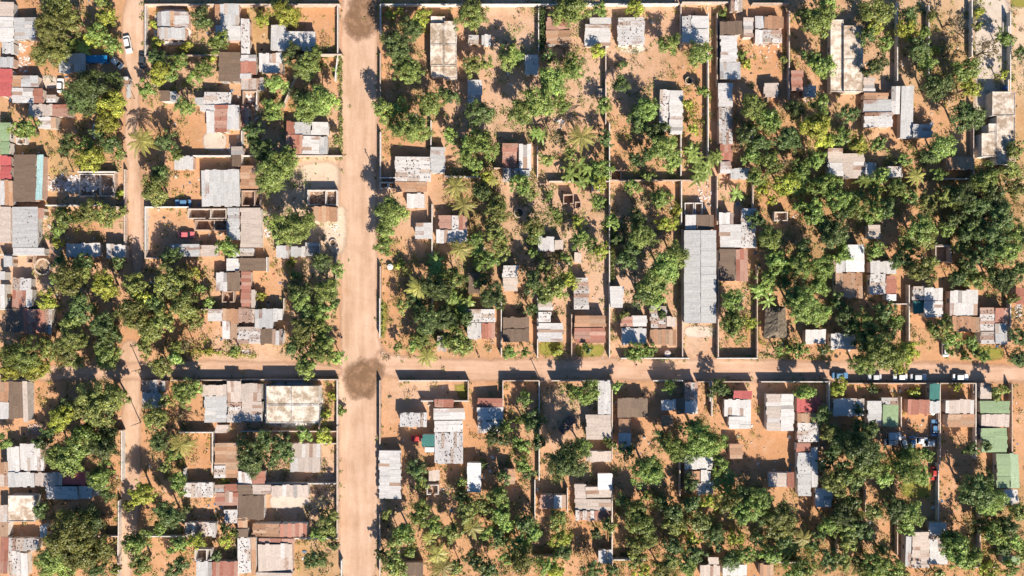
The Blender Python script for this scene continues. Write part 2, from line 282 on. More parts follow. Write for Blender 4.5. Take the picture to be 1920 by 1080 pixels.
WALLS = """272,8,636,8
272,9,272,105
272,105,452,102
633,10,633,110
713,8,1062,8
713,9,713,62
713,100,713,190
1010,8,1010,95
1062,7,1272,7
1136,80,1136,230
1143,231,1143,340
1277,8,1277,90
1277,180,1277,328
1328,25,1328,330
1345,25,1345,160
1280,4,1366,4
1412,6,1480,6
1480,20,1480,185
1683,4,1683,150
1742,10,1742,140
1823,0,1823,105
1895,22,1895,172
1826,190,1826,330
713,248,713,335
640,292,470,292,325,292
453,246,453,345
233,318,233,465
272,388,352,388
272,390,272,470
528,102,640,102
480,205,482,160
808,226,808,275
742,333,712,333
1030,340,1143,340
1143,338,1280,338
1280,338,1330,338
1345,330,1345,420
1412,340,1412,400
1440,160,1440,190
1690,300,1690,350
1765,335,1826,335
1826,334,1900,312
835,330,900,332
1008,275,1008,330
927,315,943,315
1143,340,1143,430
1278,340,1278,420
810,383,810,470
529,45,529,98
555,140,530,200
632,110,628,150
145,322,215,322
215,322,215,370
85,385,200,385
200,388,232,388
0,478,84,478
1412,235,1412,300
1420,500,1420,672
1347,470,1347,672
1280,430,1280,672
1143,430,1143,670
1345,672,1420,672
1165,672,1292,672
1008,560,1008,670
940,560,940,668
1072,590,1072,668
810,470,810,600
876,560,876,590
713,500,713,560
712,560,712,632
453,470,453,580
317,580,530,580
272,470,272,484,310,484
0,580,100,580
630,480,630,560
532,560,532,580
500,483,500,508
1754,460,1783,460
1783,460,1783,492
1754,492,1754,460
452,712,632,712
632,714,632,800
452,809,630,809
498,722,498,793
598,793,598,808
335,811,398,811
398,811,398,885
632,800,632,1010
228,808,228,900
320,713,452,713
210,808,228,808
540,832,630,832
748,714,840,714
840,714,878,714
878,715,878,752
712,714,712,832
790,752,878,752
943,714,1010,714
943,716,943,800
1011,715,1011,900
1035,714,1145,714
1148,715,1148,860
1225,714,1280,714
1310,716,1412,716
1428,716,1556,716
1555,718,1555,770
1335,716,1335,780
1332,752,1332,718
1590,719,1760,719
1763,719,1830,719
1830,719,1830,860
1898,720,1898,850
1690,745,1690,800
0,713,60,713
1763,720,1763,870
1670,570,1700,570
1705,535,1705,660
1895,560,1895,640
221,1005,221,1080
185,1006,222,1006
222,940,222,1005
270,1006,345,1006
446,880,446,1080
447,907,630,907
345,905,345,880
640,1052,640,1080
712,965,712,1080
944,930,944,1010
1003,900,1003,975
1148,890,1148,1060
1064,915,1064,960
1000,1043,1060,1043
1148,1050,1210,1050
1760,870,1760,1000
1838,960,1838,1064
1800,1064,1838,1064
1838,1064,1870,1064
1623,920,1623,960
1570,1010,1570,1045
1683,960,1683,1040
1885,840,1885,900
630,1010,548,1010
1275,850,1275,930
1430,1055,1500,1055"""
RUINS = """455,170,482,198|unroofed room full of pink rubble
352,391,424,410|roofless long room with inner partition in an orange yard
365,412,425,432|roofless room beside the pink car
453,357,488,386|roofless pale room under the tan-rust roof
148,326,213,368|ruined brick foundation strewn with white rubble
576,356,632,384|collapsed brown room beside the pale sand patch
712,341,727,353|tiny open block stall by the main road, outer one
728,341,742,353|tiny open block stall by the main road, inner one
1145,318,1166,338|open block latrine at the corner of two long walls
1056,364,1076,382|open block latrine in the bare middle yard, larger one
1078,378,1090,390|open block latrine in the bare middle yard, smaller one
1110,344,1125,358|small open brick stall under the long yard wall
1284,380,1302,402|roofless room above the long warehouse, left one
1303,380,1318,402|roofless room above the long warehouse, right one
1754,461,1783,491|square open block room in the dark grove
416,546,438,567|open square block room in deep yard shade
365,1030,396,1052|open square room with dark floor near bottom trees
50,479,63,493|open cream latrine beside the sandy ring
30,258,48,270|small open stall beside the green roofs
800,909,822,928|open grey stall under the barred hut
1452,397,1478,414|low white open pen in the orange clearing"""
CARS = """239,83,13,33,-12,W|white car with dark windows parked on the left lane
267,114,11,30,0,B|dark car in shade along the left lane wall
184,112,42,16,0,V|bright blue van under dark tree shade
219,118,14,20,-50,W|small white car half hidden beside the blue van
113,160,12,27,0,W|white car squeezed beside the huge dark tree
180,246,11,28,0,S|silver car in the tree shadow above the yellow-green tree
343,380,30,12,0,U|blue car parked by the big square grey roof
349,440,30,12,0,P|pinkish red car beside roofless rooms
783,822,20,11,0,R|red car next to the teal roof
1575,704,30,14,0,U|blue car parked on the shaded cross road
1640,707,26,11,0,S|pale car half under the overhanging cross road tree
1688,707,27,11,0,W|white car on the cross road, first right of the overhanging tree
1722,707,31,12,0,S|silver white car between two white cars on the cross road
1801,707,30,11,0,W|white car on the cross road with brown rear, farthest right
1752,802,14,32,0,U|long blue car in the narrow yard strip
1773,655,13,28,0,W|white car nosing from a yard onto the cross road
1671,829,18,11,0,S|wrecked pale car, leftmost in the shaded scrap yard
1695,831,12,22,-15,W|wrecked white car slanting in the shaded scrap yard
1711,830,12,20,0,U|wrecked blue-white car in the middle of the scrap yard
1727,826,14,12,0,W|stubby white wreck near the right scrap yard wall
1741,831,14,10,0,S|grey wreck touching the right scrap yard wall
1675,817,22,14,0,S|silver van parked under the leaf-green roof
1752,888,10,18,0,R|red car beside the lawn and dark wall"""
# ---------------------------------------------------------------- helpers
class MB:
    def __init__(s):
        s.v = []; s.f = []; s.c = []; s.uv = []
    def face(s, pts, c=(1, 1, 1, 1), uv=None):
        n = len(s.v)
        s.v.extend(pts); s.f.append(tuple(range(n, n + len(pts)))); s.c.append(c)
        s.uv.append(uv if uv else [(p[0], p[1]) for p in pts])
    def hexa(s, p, c=(1, 1, 1, 1), uvt=None, bottom=True):
        """p: 8 points, lower four then upper four"""
        n = len(s.v)
        s.v.extend(p)
        fs = [(4, 5, 6, 7), (0, 1, 5, 4), (1, 2, 6, 5), (2, 3, 7, 6), (3, 0, 4, 7)]
        if bottom: fs.append((3, 2, 1, 0))
        for i, f in enumerate(fs):
            s.f.append(tuple(n + k for k in f)); s.c.append(c)
            s.uv.append(uvt if (uvt and i == 0) else [(p[k][0] + p[k][1], p[k][2]) for k in f])
    def box(s, x0, y0, z0, x1, y1, z1, c=(1, 1, 1, 1), bottom=True):
        s.hexa([(x0, y0, z0), (x1, y0, z0), (x1, y1, z0), (x0, y1, z0), (x0, y0, z1), (x1, y0, z1), (x1, y1, z1), (x0, y1, z1)], c, None, bottom)
    def tube(s, a, b, ra, rb, n=7, c=(1, 1, 1, 1), cap=True):
        a = Vector(a); b = Vector(b); d = (b - a)
        if d.length < 1e-6: return
        d.normalize()
        u = d.orthogonal().normalized(); v = d.cross(u)
        A = []; B = []
        for i in range(n):
            t = 2 * math.pi * i / n
            o = u * math.cos(t) + v * math.sin(t)
            A.append(tuple(a + o * ra)); B.append(tuple(b + o * rb))
        k = len(s.v)
        s.v.extend(A + B)
        for i in range(n):
            j = (i + 1) % n
            s.f.append((k + i, k + j, k + n + j, k + n + i)); s.c.append(c); s.uv.append([(0, 0)] * 4)
        if cap:
            s.f.append(tuple(k + n + i for i in range(n))); s.c.append(c); s.uv.append([(0, 0)] * n)
    def mesh(s, name, mat):
        me = bpy.data.meshes.new(name)
        me.from_pydata(s.v, [], s.f)
        ca = me.color_attributes.new('tint', 'FLOAT_COLOR', 'CORNER')
        uvl = me.uv_layers.new(name='UVMap')
        cc = []; uu = []
        for f, c, u in zip(s.f, s.c, s.uv):
            for k in range(len(f)):
                cc.extend(c); uu.extend(u[k])
        ca.data.foreach_set('color', cc)
        uvl.data.foreach_set('uv', uu)
        me.materials.append(mat)
        me.update()
        return me
    def obj(s, name, mat, parent=None):
        return link(name, s.mesh(name, mat), parent)

def link(name, me, parent=None):
    o = bpy.data.objects.new(name, me)
    COL.objects.link(o)
    if parent: o.parent = parent
    return o
def tag(o, label, cat, group=None, kind=None):
    o['label'] = label; o['category'] = cat
    if group: o['group'] = group
    if kind: o['kind'] = kind
    return o
def empty(name, x, y, z=0.0, rz=0.0):
    o = bpy.data.objects.new(name, None)
    o.empty_display_size = 0.5
    COL.objects.link(o)
    o.location = (x, y, z); o.rotation_euler = (0, 0, rz)
    return o
def copy_obj(o, parent=None):
    c = o.copy(); COL.objects.link(c)
    if parent: c.parent = parent
    return c

# ---------------------------------------------------------------- materials
def mat(name):
    m = bpy.data.materials.new(name); m.use_nodes = True
    t = m.node_tree
    return m, t, t.nodes['Principled BSDF']
def N(t, typ, **kw):
    n = t.nodes.new(typ)
    for k, v in kw.items(): setattr(n, k, v)
    return n
def noise(t, vec, scale, detail=4, rough=0.6):
    n = N(t, 'ShaderNodeTexNoise'); n.inputs['Scale'].default_value = scale
    n.inputs['Detail'].default_value = detail; n.inputs['Roughness'].default_value = rough
    t.links.new(vec, n.inputs['Vector']); return n.outputs['Fac']
def ramp(t, fac, a, b, ca=(0, 0, 0, 1), cb=(1, 1, 1, 1)):
    r = N(t, 'ShaderNodeValToRGB')
    r.color_ramp.elements[0].position = a; r.color_ramp.elements[0].color = ca
    r.color_ramp.elements[1].position = b; r.color_ramp.elements[1].color = cb
    t.links.new(fac, r.inputs[0]); return r.outputs[0]
def mix(t, fac, a, b, mode='MIX'):
    m = N(t, 'ShaderNodeMix', data_type='RGBA', blend_type=mode)
    for s_, v in ((0, fac), (6, a), (7, b)):
        if hasattr(v, 'is_linked') or hasattr(v, 'links'): t.links.new(v, m.inputs[s_])
        else: m.inputs[s_].default_value = v
    return m.outputs[2]
def math_(t, op, a, b=0.0):
    m = N(t, 'ShaderNodeMath', operation=op)
    for i, v in enumerate((a, b)):
        if hasattr(v, 'links'): t.links.new(v, m.inputs[i])
        else: m.inputs[i].default_value = v
    return m.outputs[0]
def bump(t, bs, h, strength, dist=0.1):
    b = N(t, 'ShaderNodeBump'); b.inputs['Strength'].default_value = strength; b.inputs['Distance'].default_value = dist
    t.links.new(h, b.inputs['Height']); t.links.new(b.outputs[0], bs.inputs['Normal'])

def sheet_mat():
    m, t, bs = mat('roof_sheet')
    at = N(t, 'ShaderNodeAttribute', attribute_name='tint')
    pos = N(t, 'ShaderNodeNewGeometry').outputs['Position']
    uv = N(t, 'ShaderNodeUVMap').outputs[0]
    n1 = noise(t, pos, 0.55, 5, 0.7)
    n2 = noise(t, pos, 2.3, 3, 0.7)
    mp = N(t, 'ShaderNodeMapping'); mp.inputs['Scale'].default_value = (3.0, 0.25, 1)
    t.links.new(uv, mp.inputs[0])
    n3 = noise(t, mp.outputs[0], 1.0, 4, 0.6)        # streaks that run down the sheets
    rust = N(t, 'ShaderNodeRGB'); rust.outputs[0].default_value = (0.27, 0.12, 0.065, 1)
    f = math_(t, 'ADD', math_(t, 'MULTIPLY', n1, 0.5), math_(t, 'MULTIPLY', n3, 0.5))
    # rust threshold moves with the amount kept in alpha
    thr = math_(t, 'SUBTRACT', 0.72, math_(t, 'MULTIPLY', at.outputs['Alpha'], 0.3))
    fac = math_(t, 'MULTIPLY', math_(t, 'SUBTRACT', f, thr), 6.0)
    cl = N(t, 'ShaderNodeClamp'); cl.inputs['Max'].default_value = 0.75; t.links.new(fac, cl.inputs[0])
    c = mix(t, cl.outputs[0], at.outputs['Color'], rust.outputs[0])
    d = ramp(t, n2, 0.25, 0.75, (0.72, 0.70, 0.68, 1), (1.08, 1.08, 1.08, 1))
    c = mix(t, 1.0, c, d, 'MULTIPLY')
    d2 = ramp(t, n3, 0.3, 0.6, (0.84, 0.82, 0.80, 1), (1, 1, 1, 1))
    c = mix(t, 1.0, c, d2, 'MULTIPLY')
    t.links.new(c, bs.inputs['Base Color'])
    bs.inputs['Roughness'].default_value = 0.62
    bs.inputs['Specular IOR Level'].default_value = 0.3
    wv = N(t, 'ShaderNodeTexWave'); wv.inputs['Scale'].default_value = 1.3
    t.links.new(uv, wv.inputs['Vector'])
    bump(t, bs, wv.outputs['Fac'], 0.5, 0.05)
    return m
def plain(name, scale=1.2, rough=0.85, lo=0.75, hi=1.1, bumpn=0.3, spec=0.3):
    """material that takes its own colour from the tint attribute and mottles it"""
    m, t, bs = mat(name)
    at = N(t, 'ShaderNodeAttribute', attribute_name='tint')
    pos = N(t, 'ShaderNodeNewGeometry').outputs['Position']
    n1 = noise(t, pos, scale, 5, 0.65)
    d = ramp(t, n1, 0.3, 0.7, (lo, lo * 0.98, lo * 0.96, 1), (hi, hi, hi, 1))
    t.links.new(mix(t, 1.0, at.outputs['Color'], d, 'MULTIPLY'), bs.inputs['Base Color'])
    bs.inputs['Roughness'].default_value = rough
    bs.inputs['Specular IOR Level'].default_value = spec
    if bumpn: bump(t, bs, noise(t, pos, scale * 6, 3), bumpn, 0.05)
    return m
def concrete_mat():
    m, t, bs = mat('stained_concrete')
    at = N(t, 'ShaderNodeAttribute', attribute_name='tint')
    pos = N(t, 'ShaderNodeNewGeometry').outputs['Position']
    n1 = noise(t, pos, 0.45, 6, 0.7)
    n2 = noise(t, pos, 1.7, 5, 0.7)
    c = mix(t, 1.0, at.outputs['Color'], ramp(t, n1, 0.42, 0.58, (0.58, 0.50, 0.42, 1), (1.12, 1.12, 1.12, 1)), 'MULTIPLY')
    c = mix(t, 1.0, c, ramp(t, n2, 0.3, 0.6, (0.75, 0.72, 0.7, 1), (1.05, 1.05, 1.05, 1)), 'MULTIPLY')
    t.links.new(c, bs.inputs['Base Color']); bs.inputs['Roughness'].default_value = 0.9
    bump(t, bs, n2, 0.2, 0.05)
    return m
def leaf_mat():
    m, t, bs = mat('foliage')
    at = N(t, 'ShaderNodeAttribute', attribute_name='tint')
    oi = N(t, 'ShaderNodeObjectInfo')
    hs = N(t, 'ShaderNodeHueSaturation')
    t.links.new(at.outputs['Color'], hs.inputs['Color'])
    t.links.new(math_(t, 'ADD', 0.485, math_(t, 'MULTIPLY', oi.outputs['Random'], 0.03)), hs.inputs['Hue'])
    t.links.new(math_(t, 'ADD', 0.78, math_(t, 'MULTIPLY', oi.outputs['Random'], 0.58)), hs.inputs['Value'])
    t.links.new(hs.outputs[0], bs.inputs['Base Color'])
    bs.inputs['Roughness'].default_value = 0.45
    bs.inputs['Specular IOR Level'].default_value = 0.35
    tr = N(t, 'ShaderNodeBsdfTranslucent'); t.links.new(hs.outputs[0], tr.inputs[0])
    ms = N(t, 'ShaderNodeMixShader'); ms.inputs[0].default_value = 0.22
    t.links.new(bs.outputs[0], ms.inputs[1]); t.links.new(tr.outputs[0], ms.inputs[2])
    t.links.new(ms.outputs[0], t.nodes['Material Output'].inputs['Surface'])
    return m
def ground_mat():
    m, t, bs = mat('earth')
    at = N(t, 'ShaderNodeAttribute', attribute_name='tint')
    pos = N(t, 'ShaderNodeNewGeometry').outputs['Position']
    n0 = noise(t, pos, 0.06, 5, 0.65)
    n1 = noise(t, pos, 0.35, 6, 0.7)
    n2 = noise(t, pos, 1.6, 5, 0.7)
    c = mix(t, 1.0, at.outputs['Color'], ramp(t, n0, 0.35, 0.65, (0.92, 0.84, 0.76, 1), (1.05, 1.06, 1.08, 1)), 'MULTIPLY')
    n5 = noise(t, pos, 0.16, 6, 0.72)
    c = mix(t, math_(t, 'MULTIPLY', ramp(t, n5, 0.52, 0.68), 0.42), c, (0.27, 0.18, 0.085, 1))
    c = mix(t, math_(t, 'MULTIPLY', ramp(t, n5, 0.30, 0.44, (1, 1, 1, 1), (0, 0, 0, 1)), 0.5), c, (0.64, 0.45, 0.32, 1))
    c = mix(t, math_(t, 'MULTIPLY', ramp(t, n1, 0.52, 0.72), 0.7), c, (0.40, 0.22, 0.11, 1))
    c = mix(t, ramp(t, n2, 0.60, 0.78), c, (0.26, 0.18, 0.11, 1))
    c = mix(t, 1.0, c, ramp(t, n2, 0.25, 0.6, (0.84, 0.82, 0.8, 1), (1.06, 1.06, 1.06, 1)), 'MULTIPLY')
    t.links.new(c, bs.inputs['Base Color']); bs.inputs['Roughness'].default_value = 0.95
    bs.inputs['Specular IOR Level'].default_value = 0.1
    bump(t, bs, n2, 0.35, 0.15)
    return m
def patch_mat(name, col, dark, scale=0.5, nlo=0.5, nhi=0.72, track=None):
    """a ground sheet whose ragged rim thins out into the earth below"""
    m, t, bs = mat(name)
    at = N(t, 'ShaderNodeAttribute', attribute_name='tint')
    pos = N(t, 'ShaderNodeNewGeometry').outputs['Position']
    n1 = noise(t, pos, scale, 6, 0.7)
    n2 = noise(t, pos, 0.12, 4, 0.6)
    n3 = noise(t, pos, 3.0, 4, 0.7)
    c = mix(t, ramp(t, n1, nlo, nhi), col, dark)
    c = mix(t, 1.0, c, ramp(t, n2, 0.3, 0.7, (0.9, 0.88, 0.86, 1), (1.06, 1.06, 1.06, 1)), 'MULTIPLY')
    c = mix(t, 1.0, c, ramp(t, n3, 0.3, 0.7, (0.88, 0.87, 0.86, 1), (1.05, 1.05, 1.05, 1)), 'MULTIPLY')
    if track:
        mp = N(t, 'ShaderNodeMapping'); mp.inputs['Scale'].default_value = track
        t.links.new(pos, mp.inputs[0])
        n4 = noise(t, mp.outputs[0], 1.0, 4, 0.65)
        c = mix(t, 1.0, c, ramp(t, n4, 0.36, 0.62, (0.86, 0.82, 0.78, 1), (1.05, 1.05, 1.06, 1)), 'MULTIPLY')
    t.links.new(c, bs.inputs['Base Color']); bs.inputs['Roughness'].default_value = 0.95
    bs.inputs['Specular IOR Level'].default_value = 0.1
    bump(t, bs, n3, 0.3, 0.1)
    sep = N(t, 'ShaderNodeSeparateColor'); t.links.new(at.outputs['Color'], sep.inputs[0])
    w_ = math_(t, 'MULTIPLY', sep.outputs[0], math_(t, 'SUBTRACT', 1.0, sep.outputs[0]))
    a = math_(t, 'ADD', sep.outputs[0], math_(t, 'MULTIPLY', math_(t, 'SUBTRACT', n1, 0.5), math_(t, 'MULTIPLY', w_, 6.0)))
    al = ramp(t, a, 0.12, 0.75)
    t.links.new(al, bs.inputs['Alpha'])
    return m
M_SHEET = sheet_mat(); M_CONC = concrete_mat(); M_LEAF = leaf_mat(); M_EARTH = ground_mat()
M_WALL = plain('plaster', 0.9, 0.9, 0.72, 1.08, 0.25)
M_BLOCK = plain('blockwork', 1.4, 0.9, 0.65, 1.1, 0.4)
M_WOOD = plain('bark', 3.0, 0.9, 0.6, 1.1, 0.5)
M_PAINT = plain('car_paint', 0.4, 0.3, 0.95, 1.03, 0, 0.5)
M_GLASS = plain('tinted_glass', 0.4, 0.08, 1, 1, 0, 0.6)
M_RUBBER = plain('rubber', 1, 0.8, 0.9, 1.1, 0)
M_JUNK = plain('debris', 2.0, 0.85, 0.7, 1.15, 0.3)
M_THATCH = plain('thatch', 4.0, 0.95, 0.6, 1.15, 0.8)
M_TRIM = plain('painted_wood', 2.0, 0.6, 0.85, 1.05, 0)

# ---------------------------------------------------------------- ground
CTRL = [  # px, py, earth colour there
 (100,60,'o'),(210,20,'o'),(160,230,'o'),(110,300,'y'),(240,400,'p'),(340,350,'o'),(340,240,'o'),(480,50,'y'),(600,60,'o'),(330,150,'p'),(520,190,'o'),
 (590,330,'w'),(600,440,'w'),(500,540,'o'),(340,640,'o'),(450,660,'p'),(170,430,'o'),(60,480,'p'),(60,740,'o'),(360,790,'o'),(360,860,'o'),(180,960,'o'),(300,900,'o'),
 (380,930,'o'),(560,945,'p'),(560,1040,'y'),(300,1040,'o'),(60,1060,'o'),(780,30,'o'),(750,160,'o'),(740,270,'o'),(930,200,'p'),(970,40,'p'),(1100,150,'p'),(1230,120,'p'),
 (1300,150,'o'),(1310,230,'o'),(1450,130,'o'),(1740,130,'y'),(1660,130,'p'),(1870,60,'w'),(1730,230,'o'),(1790,100,'y'),(1000,380,'p'),(1090,380,'p'),(1160,280,'o'),(1240,350,'o'),
 (1480,380,'o'),(1310,640,'p'),(1310,350,'p'),(1380,650,'o'),(1690,440,'o'),(1690,590,'o'),(1850,540,'o'),(1900,630,'o'),(760,480,'o'),(750,620,'o'),(740,560,'o'),(790,410,'p'),
 (1110,540,'p'),(1120,480,'p'),(980,600,'o'),(1050,500,'p'),(1490,620,'o'),(780,730,'p'),(760,820,'o'),(980,730,'o'),(1040,760,'p'),(900,830,'o'),(1210,760,'o'),(1230,840,'o'),(1330,770,'o'),
 (1430,850,'o'),(1420,780,'o'),(1710,790,'o'),(1790,900,'o'),(1790,980,'o'),(1660,990,'o'),(920,960,'o'),(1090,1010,'o'),(1240,1000,'o'),(1320,1000,'o'),(1400,1010,'o'),(820,860,'o'),(1530,1000,'o'),(1900,800,'o'),
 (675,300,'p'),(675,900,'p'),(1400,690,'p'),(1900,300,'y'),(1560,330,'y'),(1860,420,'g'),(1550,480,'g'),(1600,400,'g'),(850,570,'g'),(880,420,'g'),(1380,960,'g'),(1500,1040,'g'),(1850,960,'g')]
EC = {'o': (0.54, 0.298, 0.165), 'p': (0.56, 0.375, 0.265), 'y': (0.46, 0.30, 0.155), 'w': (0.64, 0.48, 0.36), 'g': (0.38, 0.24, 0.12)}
cp = np.array([[c[0], c[1]] for c in CTRL], float); cc_ = np.array([EC[c[2]] for c in CTRL])
def make_ground():
    xs = np.concatenate(([-3000, -900, -300], np.linspace(-155, 155, 156), [300, 900, 3000]))
    ys = np.concatenate(([-3000, -900, -250], np.linspace(-95, 95, 96), [250, 900, 3000]))
    X, Y = np.meshgrid(xs, ys)
    P = np.stack([X.ravel() / S + 960, 540 - Y.ravel() / S], 1)
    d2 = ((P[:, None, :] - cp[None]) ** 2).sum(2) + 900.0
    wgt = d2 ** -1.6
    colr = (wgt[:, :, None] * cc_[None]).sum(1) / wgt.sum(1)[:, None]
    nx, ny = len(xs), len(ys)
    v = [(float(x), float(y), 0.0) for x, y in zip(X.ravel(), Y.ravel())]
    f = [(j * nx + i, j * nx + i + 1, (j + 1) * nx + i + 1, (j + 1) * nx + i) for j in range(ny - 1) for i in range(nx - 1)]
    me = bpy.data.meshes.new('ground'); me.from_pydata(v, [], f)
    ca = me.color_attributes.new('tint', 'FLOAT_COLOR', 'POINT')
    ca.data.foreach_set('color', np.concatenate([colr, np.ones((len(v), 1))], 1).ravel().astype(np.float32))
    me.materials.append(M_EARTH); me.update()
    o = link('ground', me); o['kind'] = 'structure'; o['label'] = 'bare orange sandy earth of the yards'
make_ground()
LAYER = [0]
def patch(name, pts, m, label, rim=1.6, jit=0.5, soft=True):
    """ragged ground sheet from an outline in photograph pixels"""
    LAYER[0] += 1
    z = 0.004 * LAYER[0] + 0.004
    for _ in range(2):
        pts = [q for i in range(len(pts)) for q in ((pts[i][0] * .8 + pts[(i + 1) % len(pts)][0] * .2, pts[i][1] * .8 + pts[(i + 1) % len(pts)][1] * .2), (pts[i][0] * .2 + pts[(i + 1) % len(pts)][0] * .8, pts[i][1] * .2 + pts[(i + 1) % len(pts)][1] * .8))]
    P = np.array([G(*p) for p in pts]); Q = np.roll(P, -1, 0)
    st = 0.5 if soft and (P.max(0) - P.min(0)).max() < 14 else 1.0
    lo = P.min(0) - rim; hi = P.max(0) + rim
    xs = np.arange(lo[0], hi[0] + st, st); ys = np.arange(lo[1], hi[1] + st, st)
    X, Y = np.meshgrid(xs, ys); V = np.stack([X.ravel(), Y.ravel()], 1)
    e = Q - P; l2 = (e ** 2).sum(1) + 1e-9
    w_ = V[:, None, :] - P[None]
    tt = np.clip((w_ * e[None]).sum(2) / l2[None], 0, 1)
    dist = np.sqrt(((w_ - tt[:, :, None] * e[None]) ** 2).sum(2)).min(1)
    cr_ = ((P[None, :, 1] > V[:, 1:2]) != (Q[None, :, 1] > V[:, 1:2])) & (V[:, 0:1] < e[None, :, 0] * (V[:, 1:2] - P[None, :, 1]) / np.where(e[:, 1] == 0, 1e-9, e[:, 1])[None] + P[None, :, 0])
    sd = np.where(cr_.sum(1) % 2 == 1, dist, -dist)
    al = np.clip(0.5 + sd / rim, 0, 1)
    nx, ny = len(xs), len(ys); A = al.reshape(ny, nx)
    f = [(b_ * nx + a_, b_ * nx + a_ + 1, (b_ + 1) * nx + a_ + 1, (b_ + 1) * nx + a_) for b_ in range(ny - 1) for a_ in range(nx - 1) if A[b_:b_ + 2, a_:a_ + 2].max() > 0]
    used_ = sorted({k for q in f for k in q}); mp_ = {k: n for n, k in enumerate(used_)}
    me = bpy.data.meshes.new(name)
    me.from_pydata([(float(V[k, 0]), float(V[k, 1]), z) for k in used_], [], [tuple(mp_[k] for k in q) for q in f])
    ca = me.color_attributes.new('tint', 'FLOAT_COLOR', 'POINT')
    ca.data.foreach_set('color', np.array([[al[k], al[k], al[k], 1] for k in used_], np.float32).ravel())
    me.materials.append(m); me.update()
    o = link(name, me); o['kind'] = 'structure'; o['label'] = label
    return o
M_ROAD = patch_mat('road_dust', (0.63, 0.435, 0.32, 1), (0.55, 0.355, 0.24, 1), 0.22, 0.42, 0.7, (0.5, 0.05, 1))
M_CROSS = patch_mat('cross_road_dust', (0.62, 0.41, 0.295, 1), (0.53, 0.33, 0.22, 1), 0.22, 0.42, 0.7, (0.05, 0.55, 1))
M_MUD = patch_mat('damp_soil', (0.23, 0.135, 0.08, 1), (0.38, 0.23, 0.145, 1), 0.45, 0.48, 0.66)
M_SAND = patch_mat('pale_sand', (0.66, 0.52, 0.40, 1), (0.55, 0.40, 0.28, 1), 0.5)
M_LAWN = patch_mat('dry_lawn', (0.27, 0.25, 0.055, 1), (0.38, 0.26, 0.10, 1), 0.7)
M_YARDC = patch_mat('concrete_paving', (0.62, 0.52, 0.44, 1), (0.5, 0.4, 0.33, 1), 0.4)
M_TERR = patch_mat('white_terrace', (0.74, 0.71, 0.69, 1), (0.6, 0.55, 0.5, 1), 0.9)
patch('main_dirt_road', [(642,-40),(706,-40),(708,200),(706,330),(707,620),(716,655),(716,716),(708,760),(708,1120),(636,1120),(636,760),(632,715),(642,660),(640,560),(636,300),(640,100)], M_ROAD, 'wide pale dirt road running up the picture', 2.0, 0.7)
patch('cross_dirt_road', [(704,655),(740,668),(860,676),(1160,673),(1420,676),(1600,680),(1700,678),(1960,690),(1960,716),(1560,715),(1010,712),(712,712)], M_CROSS, 'dirt road crossing to the right of the junction', 2.0, 0.6)
patch('lane', [(246,-40),(270,-40),(270,100),(262,180),(256,250),(262,330),(268,400),(270,480),(258,560),(246,480),(238,400),(240,320),(232,240),(240,140),(226,60)], M_ROAD, 'narrow dirt lane at the upper left', 1.6, 0.6)
patch('lane', [(228,640),(262,640),(264,700),(262,800),(262,900),(258,1000),(240,1120),(220,1120),(226,1000),(230,860),(232,760),(226,700)], M_ROAD, 'narrow dirt lane at the lower left', 1.6, 0.6)
patch('lane', [(-40,690),(230,684),(330,676),(640,684),(640,708),(330,710),(-40,714)], M_CROSS, 'dirt lane joining the main road from the left', 1.6, 0.6)
patch('mud_patch', [(655,20),(668,-12),(700,-10),(703,40),(692,66),(664,72),(650,48)], M_MUD, 'brown damp stain on the main road', 4.0, 1.6)
patch('mud_patch', [(646,708),(658,690),(678,674),(686,682),(704,678),(716,684),(714,700),(702,716),(698,734),(690,746),(676,740),(664,746),(656,732)], M_MUD, 'dark damp soil on the junction', 3.6, 1.6)
patch('sand_patch', [(562,306),(632,304),(636,352),(600,356),(562,350)], M_SAND, 'pale sand heap yard by the main road', 2, 0.8)
patch('sand_patch', [(606,400),(640,384),(650,400),(646,470),(630,478),(608,460)], M_SAND, 'pale sandy verge by the main road', 2, 0.8)
patch('lawn', [(1690,902),(1742,900),(1744,934),(1692,932)], M_LAWN, 'square of dry lawn beside a dark wall', 1.5, 0.5)
patch('lawn', [(850,722),(874,720),(875,750),(864,748)], M_LAWN, 'small lawn corner inside the yard wall', 1.5, 0.5)
patch('lawn', [(1896,-8),(1960,-8),(1960,12),(1896,14)], M_LAWN, 'lawn strip at the upper right corner', 1.5, 0.5)
patch('lawn', [(1012,640),(1054,640),(1054,664),(1012,666)], M_LAWN, 'lawn before the stepped white roof', 1.5, 0.5)
patch('lawn', [(714,560),(726,570),(722,632),(714,632)], M_LAWN, 'grass strip along the main road wall', 1.5, 0.5)
patch('lawn', [(1078,648),(1134,646),(1130,668),(1080,668)], M_LAWN, 'grass behind the big rust roof', 1.5, 0.5)
patch('lawn', [(1830,652),(1880,652),(1880,674),(1826,674)], M_LAWN, 'dark grass strip by the cross road', 1.5, 0.5)
patch('concrete_yard', [(1826,-20),(1892,-20),(1893,170),(1862,172),(1850,200),(1828,240),(1830,130)], M_YARDC, 'pale concrete yard at the upper right', 1.5, 0.5)
patch('concrete_yard', [(382,248),(424,248),(424,282),(382,282)], M_YARDC, 'small pale paved court', 0.8, 0.2)
patch('concrete_yard', [(454,754),(494,754),(494,792),(454,792)], M_YARDC, 'sandy paved court in the large compound', 0.8, 0.2)
patch('concrete_yard', [(76,142),(106,142),(106,166),(76,166)], M_YARDC, 'pinkish paved court by the four-sheet house', 0.8, 0.2)
patch('concrete_yard', [(1160,86),(1210,86),(1206,100),(1164,98)], M_YARDC, 'pale ledge before the speckled stony roof', 0.8, 0.2)
patch('concrete_yard', [(505,928),(580,930),(584,948),(508,956)], M_YARDC, 'sandy floor beneath the long cream roof', 1.2, 0.3)
